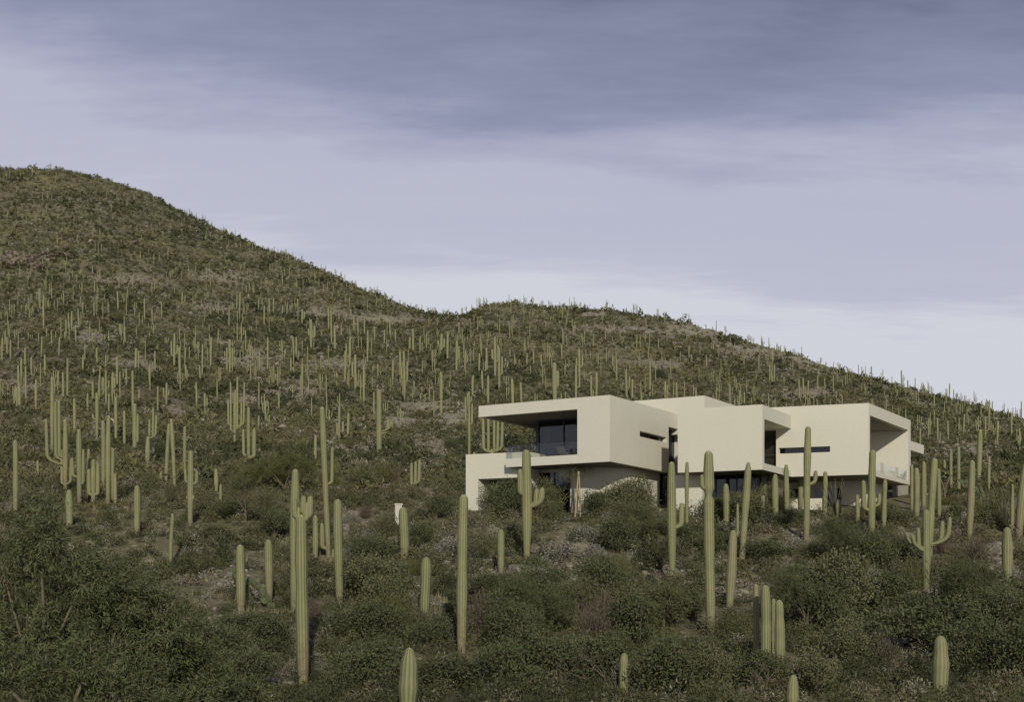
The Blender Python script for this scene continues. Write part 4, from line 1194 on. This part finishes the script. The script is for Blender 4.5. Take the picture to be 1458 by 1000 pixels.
# ---------------------------------------------------------------- ocotillo, prickly pear, dead shrub
def ocotillo(px, py, h, n, label, seed):
    rs = np.random.default_rng(seed); X, Y = ground_hit(px, py)
    g = Geo(('tint', 'dry'))
    for k in range(n):
        a = rs.uniform(0, 6.28); q = rs.uniform(.1, .42) * h; hh = h * rs.uniform(.75, 1)
        twig(g, (rs.normal() * .06, rs.normal() * .06, -.1), (math.cos(a) * q, math.sin(a) * q * .7, hh), .035, .014, 0, tint=.6, bend=np.array([-math.cos(a) * q * .12, 0, 0]))
        C = np.array([math.cos(a) * q, math.sin(a) * q * .7, hh]) * np.linspace(.2, .97, 26)[:, None]
        V, f = leaves(C + rs.normal(size=C.shape) * .02, rs.normal(size=C.shape), .05, .025, rs); g.add(V, f, 1, tint=.5)
    o = link('ocotillo', g.mesh('ocotillo', [M['paleb'], M['leaf_olive']]), None, (X, Y, gz(X, Y))); tag(o, label, 'plant', 'ocotillos by the house')
    protect.append((px - 20, px + 20, Y, py - 10))


ocotillo(1190, 738, 2.6, 15, 'ocotillo with a fan of pale wands under the end box, by the stub saguaro', 1)
ocotillo(1078, 736, 3.2, 9, 'ocotillo with long pale wands beside the leaning saguaro', 2)
ocotillo(688, 770, 2.2, 9, 'ocotillo below the terrace wall, left of the small tapering saguaro', 3)
ocotillo(1428, 745, 2.2, 8, 'ocotillo with thin wands near the right edge', 4)


def prickly(px, py, scale, label, seed, n=9, Y=None):
    rs = np.random.default_rng(seed)
    X, Y = ground_hit(px, py) if Y is None else at(px, Y)
    g = Geo(('tint', 'dry'))
    th = np.linspace(0, 2 * np.pi, 13)[:-1]
    pads = []
    for k in range(n):
        a = rs.uniform(-.8, .8); yw = rs.uniform(-.9, .9); s = scale * rs.uniform(.12, .17)
        if k < 2: pc = np.array([(k - .5) * .06 * scale, 0, 0])
        else:
            q, qs, qa = pads[rs.integers(max(0, k - 4), k)]
            aa = qa + rs.uniform(-.7, .7); pc = q + np.array([math.sin(aa), rs.uniform(-.15, .15), math.cos(aa)]) * qs * .95
            a = aa + rs.uniform(-.3, .3)
        c = pc + np.array([math.sin(a), 0, math.cos(a)]) * s * .85
        pads.append((c, s, a))
        up = np.array([math.sin(a), 0, math.cos(a)]); sd = np.array([math.cos(a) * math.cos(yw), math.sin(yw), -math.sin(a) * math.cos(yw)]); nn = np.cross(sd, up)
        rings = []
        for (q, t) in ((.0, -.07), (.8, -.055), (1, 0), (.8, .055), (0, .07)):
            rings.append(c + q * s * (np.cos(th)[:, None] * sd * .78 + np.sin(th)[:, None] * up * 1.12) + nn * t * s * 2)
        V = np.concatenate(rings); f = []
        for r_ in range(4):
            for j in range(12): f.append((r_ * 12 + j, r_ * 12 + (j + 1) % 12, r_ * 12 + 12 + (j + 1) % 12, r_ * 12 + 12 + j))
        g.add(V, f, 0, tint=rs.random())
    o = link('prickly_pear', g.mesh('prickly_pear', [M['pad']], True), None, (X, Y, gz(X, Y) - .03)); tag(o, label, 'cactus', 'prickly pears')


prickly(358, 858, 1.5, 'prickly pear pads leaning at the right of the stout saguaro at lower left', 1)
prickly(387, 868, 1.3, 'prickly pear pads at the foot of the speckled saguaro', 2)
prickly(1404, 712, 1.9, 'prickly pear on the right slope beside the thick leaning saguaro', 3)
prickly(690, 735, 1.6, 'yellowish prickly pear at the foot of the terrace wall leg', 4, 12)
prickly(893, 985, .9, 'prickly pear among bushes beside the small round saguaro tip', 5, 9, 41)
prickly(645, 865, 1.2, 'prickly pear pad just left of the scarred woody foot', 6, 4)


def dead_shrub(px, py, h, label, seed, Y=None, mat='darkbark'):
    rs = np.random.default_rng(seed); X, Y = ground_hit(px, py) if Y is None else at(px, Y)
    g = Geo(('tint', 'dry'))
    def grow(p, d, L, r, lev):
        q = p + d * L; twig(g, p, q, r, r * .6, 0, bend=rs.normal(size=3) * L * .06)
        if lev:
            for _ in range(rs.integers(2, 4)):
                nd = d + rs.normal(size=3) * np.array([.6, .45, .4]); nd /= np.linalg.norm(nd); grow(q, nd, L * rs.uniform(.55, .85), r * .6, lev - 1)
    for s_ in (-1, 1, .3): grow(np.array([0, 0, -.1]), unit(np.array([s_ * .6, rs.normal() * .3, .8])), h * .42, .045, 4)
    o = link('dead_shrub', g.mesh('dead_shrub', [M[mat]]), None, (X, Y, gz(X, Y))); tag(o, label, 'shrub', 'dead shrubs')


dead_shrub(1325, 890, 2.4, 'dead shrub with black bare branches below the spreading armed saguaro', 3)
dead_shrub(855, 935, 1.5, 'small dead shrub of grey brown twigs left of the small round saguaro tip', 7, 41, 'bark')
dead_shrub(1086, 965, 1.3, 'small dead shrub of reddish brown twigs below the four close saguaros', 8, 39, 'bark')
dead_shrub(1395, 815, 1.8, 'dead shrub of grey brown twigs left of the blunt saguaro near the right edge', 9, None, 'bark')
dead_shrub(180, 950, 2.0, 'dead shrub with pale bare branches under the leafy trees at lower left', 5, 25, 'paleb')


# ================================================================ ROCKS
def ico_rock(rs, sub=2, rough=.28, flat=.7):
    bm = bmesh.new(); bmesh.ops.create_icosphere(bm, subdivisions=sub, radius=1)
    V = np.array([v.co for v in bm.verts]); f = np.array([[v.index for v in q.verts] for q in bm.faces]); bm.free()
    for _ in range(9):      # chop with planes for facets
        n = unit(rs.normal(size=3)); d = rs.uniform(.55, .9); s = V @ n
        V = V - np.maximum(s - d, 0)[:, None] * n
    V *= 1 + rough * .4 * (rs.random((len(V), 1)) - .5)
    return V * np.array([1, rs.uniform(.7, 1), flat * rs.uniform(.7, 1.1)]), f


def boulder(px, py, s, label, seed, mat='rock', Y=None, sx=1.0, group='boulders on the slope'):
    rs = np.random.default_rng(seed); X, Y = ground_hit(px, py) if Y is None else at(px, Y)
    V, f = ico_rock(rs, 3); g = Geo(); g.add(V * s * np.array([sx, 1, 1]), f)
    o = link('boulder', g.mesh('boulder', [M[mat]]), None, (X, Y, gz(X, Y) + s * .12)); o.rotation_euler = (0, 0, rs.uniform(-.5, .5)); tag(o, label, 'boulder', group)
    placed.append((o, 'rock', px, py, 0, 0, Y))


boulder(742, 822, .95, 'grey boulder with a pale shoulder right of the small tapering saguaro', 1)
boulder(735, 802, .6, 'smaller grey boulder behind the pale shouldered one', 2)
boulder(475, 905, 1.0, 'rounded low boulder below the saguaro narrowing to its foot', 3, sx=1.4)
boulder(466, 884, .55, 'pale ledge stone at the foot of the saguaro narrowing to its foot', 4)
boulder(790, 790, .8, 'flat brownish ledge rock right of the armed saguaro foot', 5, sx=2.2)
boulder(312, 905, .55, 'tan ledge rock in the bushes right of the leafy trees', 6, sx=1.6)
boulder(1265, 925, .6, 'pinkish stone in the bushes left of the broad yellowish saguaro tip', 7)
boulder(370, 985, .8, 'pinkish stone near the bottom edge left of the stubby knob saguaro', 8)
boulder(318, 492, 2.10, 'dark flat boulder on the left slope above the wide candelabrum', 9, sx=1.6)
boulder(125, 520, 1.26, 'pale pink bare rock on the left slope', 10, sx=1.8, mat='redrock')
boulder(160, 478, 1.40, 'tan bare rock under the yellow green patch on the left slope', 11, sx=1.6)
boulder(490, 640, .9, 'pale jagged rocks heap above the pink scarred saguaro', 12)
boulder(385, 625, .9, 'light rock right of the yellowish stem clump', 13)
boulder(612, 640, 1.2, 'grey rock slab right of the fork armed saguaro', 14, sx=1.8)
boulder(650, 605, 1.6, 'light flat rock left of the balcony roof tip', 15, sx=2.0)
boulder(660, 588, 1.2, 'tilted pale rock just left of the balcony roof tip', 16)
boulder(265, 590, 1.0, 'broken rock among dark rubble right of the three armed saguaro', 17)
boulder(430, 508, 1.33, 'flat tan rock between saguaros uphill of the pink scarred one', 18, sx=2.0)
boulder(560, 770, .45, 'pale stone below the white pillar', 19)
boulder(1420, 790, .8, 'grey stony patch left of the blunt saguaro near the right edge', 20, sx=1.5)


def outcrop(px, py, wm, hm, n, label, seed, mat):
    """a broken ledge: many chopped blocks in one rock face"""
    rs = np.random.default_rng(seed); X, Y = ground_hit(px, py); g = Geo()
    z0 = gz(X, Y); laid = []
    for k in range(n):
        x = rs.uniform(-.5, .5) * wm; t = rs.random()
        if mat == 'redrock':
            s = rs.uniform(.08, .20) * hm * (1.1 - t * .4); lift = t * hm * .25; yy = Y + t * hm * 1.1
        else:
            s = rs.uniform(.08, .22) * hm; lift = 0; yy = Y + (t - .3) * hm * 1.7
        if k:      # every block leans on one laid before
            q = np.array([[a_, b_] for a_, b_, _ in laid]); dd = np.hypot(q[:, 0] - x, q[:, 1] - yy); j = int(np.argmin(dd)); lim = .7 * (s + laid[j][2])
            if dd[j] > lim: x, yy = laid[j][0] + (x - laid[j][0]) * lim / dd[j], laid[j][1] + (yy - laid[j][1]) * lim / dd[j]
        laid.append((x, yy, s))
        V, f = ico_rock(rs, 2, .3, rs.uniform(.5, 1.1)); V = V * s * np.array([rs.uniform(1.0, 1.9), 1, rs.uniform(.6, 1.0)])
        g.add(V + np.array([x, yy - Y, gz(X + x, yy) - z0 + s * .25 + lift]), f)
    o = link('rock_outcrop', g.mesh('rock_outcrop', [M[mat]]), None, (X, Y, z0)); tag(o, label, 'rocks', 'rock outcrops')


outcrop(14, 380, 26, 16, 44, 'dark reddish cliff at the left edge below the summit', 1, 'redrock')
outcrop(76, 372, 26, 11, 30, 'pale reddish ledges right of the cliff at the left edge', 2, 'redrock')
outcrop(212, 356, 26, 8, 26, 'pinkish ledge high on the left hill right of the cliff', 3, 'redrock')
outcrop(155, 312, 22, 5, 24, 'thin light ledge just below the left summit', 4, 'rock')
outcrop(158, 364, 16, 4, 20, 'small tan ledge between the two reddish ledges', 5, 'redrock')
outcrop(296, 430, 14, 6, 26, 'pale broken rocks on the left hill above the wide candelabrum', 6, 'rock')
outcrop(840, 452, 16, 7, 34, 'brownish rocks near the top of the right hill', 7, 'rock')
outcrop(930, 476, 22, 8, 44, 'rocky band on the right hill above the raised roof', 8, 'rock')
outcrop(1040, 496, 22, 8, 44, 'long brownish rocky band on the right hill skyline slope', 9, 'rock')
outcrop(1130, 514, 18, 8, 40, 'light rocks on the right hill above the end box', 10, 'rock')
outcrop(1390, 596, 18, 6, 30, 'brown rocks below the right skyline', 11, 'rock')
outcrop(490, 636, 3.2, 2.0, 20, 'pale broken rocks on the slope right of the pink scarred saguaro', 12, 'rock')
outcrop(255, 594, 8, 3, 30, 'dark rubble ledge between the three armed and ringed saguaros', 13, 'rock')
outcrop(15, 560, 8, 4, 28, 'pale rubble at the left edge above the lone saguaro', 14, 'rock')
outcrop(365, 512, 14, 6, 36, 'pale rubble slope between the wide candelabrum and the saddle', 15, 'rock')
outcrop(615, 620, 4, 2.5, 22, 'rubble left of the balcony roof', 16, 'rock')


# ---------------------------------------------------------------- pillar and low retaining wall
X, Y = ground_hit(567, 752)
bm = bmesh.new(); bmesh.ops.create_cube(bm, size=1)
for v in bm.verts: v.co = Vector((v.co.x * .42, v.co.y * .42, (v.co.z + .5) * 1.5 - .1))
bmesh.ops.bevel(bm, geom=list(bm.edges), offset=.02, segments=2, affect='EDGES')
r_ = bmesh.ops.create_cube(bm, size=1)
for v in r_['verts']: v.co = Vector((v.co.x * .5, v.co.y * .5, 1.44 + v.co.z * .09))
me = bpy.data.meshes.new('gate_pillar'); bm.to_mesh(me); bm.free(); me.materials.append(M['pillar'])
o = link('gate_pillar', me, None, (X, Y, gz(X, Y))); o.rotation_euler = (0, 0, .2); tag(o, 'small white pillar standing beside the blunt short saguaro', 'pillar')
protect.append((560, 576, Y, 745))
g = Geo(); xs = np.linspace(598, 657, 16)
top = []; 
for x in xs:
    X, Y = ground_hit(x, 724); top.append((X, Y, gz(X, Y)))
top = np.array(top); top[:, 1] = np.linspace(top[:, 1].mean() + .6, top[:, 1].mean() - .4, 16); top[:, 0] = [tanu(x) * y for x, y in zip(xs, top[:, 1])]
zt_ = np.mean([gz(a, b) for a, b, c in top]) + .38
q = np.concatenate([np.c_[top[:, :2], np.full(16, zt_ - 1.6)], np.c_[top[:, :2], np.full(16, zt_)], np.c_[top[:, 0] + .1, top[:, 1] + .35, np.full(16, zt_)]])
k = np.arange(15)
g.add(q, np.concatenate([np.stack([k, k + 1, k + 17, k + 16], -1), np.stack([k + 16, k + 17, k + 33, k + 32], -1)]))
o = link('retaining_wall', g.mesh('retaining_wall', [M['gravel']]), None); tag(o, 'low pale retaining wall running left from the terrace wall leg', 'wall')

# ================================================================ LABELS FOR THE BUSHES
nicks = [(s['xb'], s['yb'], s['nick']) for s in NEAR if s['nick']] + [(567, 748, 'the small white pillar'), (742, 820, 'the pale shouldered grey boulder'), (822, 735, 'the staked young tree'), (1325, 880, 'the black dead shrub'), (890, 735, 'the curved base wall')]
used = {}
for (o, kind, px, yb, wp, hp, Y) in placed:
    if kind not in WORD: continue
    best = None
    for (nx, ny, nk) in sorted(nicks, key=lambda q: math.hypot(q[0] - px, (q[1] - yb) * 1.3)):
        dx, dy = px - nx, yb - ny
        if abs(dx) > abs(dy) * 1.1: rel = 'left of' if dx < 0 else 'right of'
        else: rel = 'in front of' if dy > 0 else 'uphill of'
        far = math.hypot(dx, dy)
        pre = 'close' if far < 45 else 'a little' if far < 110 else 'well'
        lab = f'{WORD[kind]} {pre} {rel} {nk}'
        if lab not in used: best = lab; break
    if best is None: best = f'{WORD[kind]} at column {int(px)}'
    used[best] = 1
    tag(o, best, 'bush', {'dark': 'dark bushes', 'olive': 'olive bushes', 'yellow': 'broom bushes', 'grey': 'pale mound bushes', 'brown': 'dry bushes'}[kind])


# ================================================================ GROUND COVER (stuff)
def cover(name, label, cat, y0, y1, dens, size, nleaf, seed, pal, aspect=.75, house_gap=True):
    rs = np.random.default_rng(seed)
    Vs, Fs, Ts = [], [], []
    n0 = 0
    # rows of constant depth step
    Y = y0
    plants = []
    while Y < y1:
        step = max(1.0, Y * .02)
        wdt = 1.0 * Y
        n = rs.poisson(dens(Y) * wdt * step)
        yy = Y + rs.random(n) * step; uu = rs.uniform(-.5, .5, n); xx = uu * yy
        plants.append(np.stack([xx, yy], -1)); Y += step
    P = np.concatenate(plants)
    px = P[:, 0] / P[:, 1] * F + CX
    ridge = np.where(px < 650, np.interp(px, YRX, YRL), 650) + 20
    keep = P[:, 1] < ridge
    if house_gap:      # nothing grows through the house
        keep &= ~((P[:, 0] > -3.2) & (P[:, 0] < 31) & (P[:, 1] > 82.5 + np.interp(P[:, 0], [-3, 6, 11, 24, 30], [1, 0, 2, 0, 4])) & (P[:, 1] < 101))
    P = P[keep]
    Z = terrain(P[:, 0], P[:, 1])
    cl = fnoise(P[:, 0] / 9, P[:, 1] / 9, seed + 3, 3); cl2 = fnoise(P[:, 0] / 40, P[:, 1] / 40, seed + 8, 2)
    near = P[:, 1] < 110
    clr = clearing(px[keep], HY - Z / P[:, 1] * F)
    for i_ in range(len(P)):
        x, y = P[i_]; s = size(y, rs)
        t = pal(rs, cl[i_], cl2[i_], y)
        if rs.random() < clr[i_] * .9:
            s *= rs.uniform(.35, .7); t = rs.choice([.84, .97, .99, .6, .9])
            if rs.random() < .45: continue
        asp = aspect * rs.uniform(.6, 1.25)
        if t > .93: s *= .6
        h = s * 2 * asp
        if near[i_]:
            pxx = x / y * F + CX; w = s * F / y
            yl = limit_y(pxx - w * .8, pxx + w * .8, y)
            yb_ = HY - Z[i_] / y * F
            if yb_ - h * F / y < yl:
                f_ = (yb_ - yl) / (h * F / y)
                if f_ < .35: continue
                asp *= f_
        m = nleaf(y)
        d = rs.normal(size=(m, 3)); d /= np.linalg.norm(d, axis=1)[:, None]; d[:, 2] = np.abs(d[:, 2]) * 1.15
        lob = 1 + .28 * np.sin(d[:, 0] * 4 + i_) * np.cos(d[:, 1] * 4 + i_ * 1.7)
        rad = (rs.uniform(.5, 1.05, m) * lob)[:, None]
        C = np.array([x, y, Z[i_] - .05]) + d * rad * np.array([s, s, s * 1.75 * asp])
        U = d * .6 + rs.normal(size=(m, 3)) * .7
        U /= np.linalg.norm(U, axis=1)[:, None]
        W = np.cross(U, rs.normal(size=(m, 3))); W /= np.linalg.norm(W, axis=1)[:, None] + 1e-9
        L = s * 1.5 / math.sqrt(m) * rs.uniform(.9, 1.9, (m, 1))
        a = C - U * L; b = C + W * L * .62; c = C + U * L
        Vs.append(np.stack([a, b, c], 1).reshape(-1, 3).astype(np.float32))
        Ts.append(np.repeat(np.clip(t + rs.normal(0, .05, m), 0, 1), 3).astype(np.float32))
    V = np.concatenate(Vs); T = np.concatenate(Ts)
    me = mesh_np(name, V, np.arange(len(V)), 3, [M['scrub']], attrs={'tint': T})
    tag(link(name, me), label, cat, kind='stuff')
    print(name, len(Vs), len(V) // 3)


def pal_far(rs, c, c2, y):
    t = .34 + .26 * rs.random() + .36 * c + .34 * c2
    q = rs.random()
    if q < .10 + .14 * max(0, c): t = .95 + .05 * rs.random()
    elif q < .20: t = .82 + .08 * rs.random()
    elif t > .74: t = .74
    return float(np.clip(t, .02, 1))


def pal_near(rs, c, c2, y):
    dk = np.interp(y, [30, 60, 85], [.0, .08, .20])
    t = .17 + dk + .32 * rs.random() + .30 * c
    q = rs.random()
    if q < .06 + .12 * (y > 52): t = .94 + .06 * rs.random()
    elif q < .20 + .08 * (y > 52): t = .80 + .1 * rs.random()
    return float(np.clip(t, .0, 1))


cover('undergrowth', 'tangled dark undergrowth filling the near slope between the bushes', 'undergrowth', 29, 104,
      lambda y: 1.45, lambda y, rs: rs.uniform(.25, .70), lambda y: 330 if y < 60 else 200, 61, pal_near, .72)
cover('hillside_scrub', 'olive and brown desert scrub covering the hillsides', 'scrub', 98, 1010,
      lambda y: float(np.interp(y, [98, 150, 300, 600, 1000], [.66, .44, .25, .15, .10])),
      lambda y, rs: float(np.interp(y, [98, 300, 1000], [.62, .85, 1.25])) * rs.uniform(.45, 1.4) * (rs.uniform(1.5, 2.3) if rs.random() < .13 else 1),
      lambda y: int(np.interp(y, [98, 200, 400, 1000], [110, 52, 26, 18])), 77, pal_far, .62)


def dry_grass():
    rs = np.random.default_rng(90)
    Vs, Ts = [], []
    n = 9000
    Y = np.sqrt(rs.uniform(30 ** 2, 230 ** 2, n)); X = rs.uniform(-.47, .47, n) * Y
    k = (fnoise(X / 14, Y / 14, 91, 2) + .25 * rs.normal(size=n) > .12) & ~((X > -3.5) & (X < 31) & (Y > 81) & (Y < 101))
    X, Y = X[k], Y[k]; Z = terrain(X, Y)
    for x, y, z in zip(X, Y, Z):
        m = 16 if y < 90 else 10
        b = np.array([x, y, z - .03]) + rs.normal(size=(m, 3)) * np.array([.12, .12, 0])
        h = rs.uniform(.18, .5, (m, 1)); tip = b + np.concatenate([rs.normal(size=(m, 2)) * .16, np.ones((m, 1))], 1) * h
        sd = np.stack([rs.normal(size=m), rs.normal(size=m), np.zeros(m)], -1); sd = sd / np.linalg.norm(sd, axis=1)[:, None] * (.016 + y * .00022)
        Vs.append(np.stack([b - sd, b + sd, tip], 1).reshape(-1, 3)); Ts.append(np.repeat(rs.random(m), 3))
    V = np.concatenate(Vs)
    tag(link('dry_grass', mesh_np('dry_grass', V, np.arange(len(V)), 3, [M['grass']], attrs={'tint': np.concatenate(Ts)})), 'straw coloured dry grass tufts between the shrubs', 'grass', kind='stuff')


dry_grass()


def loose_rocks():
    rs = np.random.default_rng(95); g = Geo()
    base = [ico_rock(rs, 2) for _ in range(8)]; lowb = [ico_rock(rs, 1, .5) for _ in range(8)]
    n = 20000
    Y = np.sqrt(rs.uniform(33 ** 2, 900 ** 2, n)); 
    Y[:900] = rs.uniform(36, 110, 900)
    X = rs.uniform(-.46, .46, n) * Y
    k = (fnoise(X / 26, Y / 26, 96, 3) + .22 * rs.normal(size=n) + .25 * ((X > 0) & (Y > 380)) + .12 * (Y > 600) > .16) & ~((X > -3.5) & (X < 31) & (Y > 81) & (Y < 101))
    X, Y = X[k], Y[k]; Z = terrain(X, Y)
    for x, y, z in zip(X, Y, Z):
        V, f = (base if y < 110 else lowb)[rs.integers(8)]; s = rs.uniform(.12, .36) if y < 110 else rs.uniform(.22, .8) * np.interp(y, [110, 900], [.8, 2.0])
        a = rs.uniform(0, 6.28); ca_, sa = math.cos(a), math.sin(a)
        Q = V * s; Q = np.stack([Q[:, 0] * ca_ - Q[:, 1] * sa, Q[:, 0] * sa + Q[:, 1] * ca_, Q[:, 2]], -1)
        g.add(Q + np.array([x, y, z + s * .15]), f)
    for (a, b, c, d) in CLEAR:
        for _ in range(70):
            x, y = ground_hit(a + rs.normal() * c * .6, b + rs.normal() * d * .6)
            if y > 80 and -3.5 < x < 31 and y < 101: continue
            z = gz(x, y); V, f = base[rs.integers(8)]; s = rs.uniform(.06, .26) * (1.5 if rs.random() < .1 else 1) * min(5.0, max(1, y / 90))
            a_ = rs.uniform(0, 6.28); ca_, sa = math.cos(a_), math.sin(a_)
            Q = V * s; Q = np.stack([Q[:, 0] * ca_ - Q[:, 1] * sa, Q[:, 0] * sa + Q[:, 1] * ca_, Q[:, 2]], -1)
            g.add(Q + np.array([x, y, z + s * .15]), f)
    tag(link('loose_rubble', g.mesh('loose_rubble', [M['rock']])), 'loose tan and grey rubble strewn over the slopes', 'rubble', kind='stuff')


loose_rocks()

# ================================================================ SKY AND SUN
SUN_AZ, SUN_EL = 7.0, 24.0       # degrees right of straight behind the camera; above the horizon
w = bpy.data.worlds.new('World'); scene.world = w; w.use_nodes = True
nt = w.node_tree; bg_ = nt.nodes['Background']
sky = N(nt, 'ShaderNodeTexSky', sky_type='NISHITA'); sky.sun_disc = False
sky.sun_elevation = R(SUN_EL); sky.sun_rotation = R(180 - SUN_AZ); sky.air_density = 1.0; sky.dust_density = 1.0; sky.ozone_density = 1.5
tc = N(nt, 'ShaderNodeTexCoord').outputs['Generated']
sep = N(nt, 'ShaderNodeSeparateXYZ'); nt.links.new(tc, sep.inputs[0])


def mth(op, a, b=None):
    n = N(nt, 'ShaderNodeMath', operation=op)
    for k, x in enumerate((a, b)):
        if x is None: continue
        if isinstance(x, (int, float)): n.inputs[k].default_value = x
        else: nt.links.new(x, n.inputs[k])
    return n.outputs[0]


# high cirrus sheet: direction projected onto a plane overhead
den = mth('ADD', mth('MAXIMUM', sep.outputs[2], 0.0), .12)
cu = mth('DIVIDE', sep.outputs[0], den); cv = mth('DIVIDE', sep.outputs[1], den)
cmb = N(nt, 'ShaderNodeCombineXYZ'); nt.links.new(cu, cmb.inputs[0]); nt.links.new(cv, cmb.inputs[1])
mp = N(nt, 'ShaderNodeMapping'); mp.inputs['Rotation'].default_value = (0, 0, R(-14)); mp.inputs['Scale'].default_value = (.7, 1.7, 1); mp.inputs['Location'].default_value = (1.3, .4, 0)
nt.links.new(cmb.outputs[0], mp.inputs[0])
c1 = noise(nt, 1.5, 7, .62, mp.outputs[0])
mp2 = N(nt, 'ShaderNodeMapping'); mp2.inputs['Rotation'].default_value = (0, 0, R(-10)); mp2.inputs['Scale'].default_value = (1.8, 7.0, 1); nt.links.new(cmb.outputs[0], mp2.inputs[0])
c2 = noise(nt, 1.2, 6, .6, mp2.outputs[0])
# the veil thickens towards the horizon and to the left
hor = mth('POWER', mth('ADD', mth('MULTIPLY', sep.outputs[0], sep.outputs[0]), mth('MULTIPLY', sep.outputs[1], sep.outputs[1])), .5)
elv = mth('DIVIDE', sep.outputs[2], mth('MAXIMUM', hor, .01))
base = mth('SUBTRACT', mth('SUBTRACT', 3.06, mth('MULTIPLY', elv, 6.3)), mth('MULTIPLY', sep.outputs[0], .62))
dn = mth('ADD', mth('ADD', base, mth('MULTIPLY', mth('SUBTRACT', c1, .5), 1.15)), mth('MULTIPLY', mth('SUBTRACT', c2, .5), .42))
dens = ramp(nt, dn, -.35, 1.65)
cr = N(nt, 'ShaderNodeValToRGB'); nt.links.new(dens, cr.inputs[0]); e = cr.color_ramp
st = [(0, (.095, .10, .20)), (.17, (.125, .137, .215)), (.30, (.215, .230, .340)), (.47, (.305, .322, .455)), (.55, (.40, .41, .54)), (.66, (.50, .51, .625)), (.88, (.53, .54, .645)), (1, (.66, .67, .73))]
e.elements[0].position, e.elements[1].position = 0, 1
e.elements[0].color = (*[10 * x for x in st[0][1]], 1); e.elements[1].color = (*[10 * x for x in st[-1][1]], 1)
for p_, c_ in st[1:-1]:
    x = e.elements.new(p_); x.color = (*[10 * q for q in c_], 1)
skc = mixc(nt, 1.0, sky.outputs[0], (.80, .68, .70), 'MULTIPLY')
fin = mixc(nt, .9, skc, cr.outputs[0])
nt.links.new(fin, bg_.inputs[0]); bg_.inputs[1].default_value = .10

sl = bpy.data.lights.new('sun', 'SUN'); sl.energy = 2.9; sl.angle = R(1.4); sl.color = (1.0, .955, .86)
so = bpy.data.objects.new('sun', sl); col.objects.link(so)
d = Vector((math.sin(R(SUN_AZ)) * math.cos(R(SUN_EL)), -math.cos(R(SUN_AZ)) * math.cos(R(SUN_EL)), math.sin(R(SUN_EL))))
so.rotation_euler = d.to_track_quat('Z', 'Y').to_euler(); so.location = d * 60

# ================================================================ CAMERA
cam = bpy.data.cameras.new('camera'); co = bpy.data.objects.new('camera', cam); col.objects.link(co)
co.location = (0, 0, 0); co.rotation_euler = (R(90), 0, 0)
cam.sensor_width = 36; cam.lens = F / 1458 * 36; cam.shift_y = (HY - 500) / 1458; cam.clip_start = .1; cam.clip_end = 5000
scene.camera = co
vs = scene.view_settings; vs.view_transform = 'Standard'; vs.look = 'None'; vs.exposure = 0.0; vs.gamma = 1.0
scene.cycles.max_bounces = 6; scene.cycles.transparent_max_bounces = 12
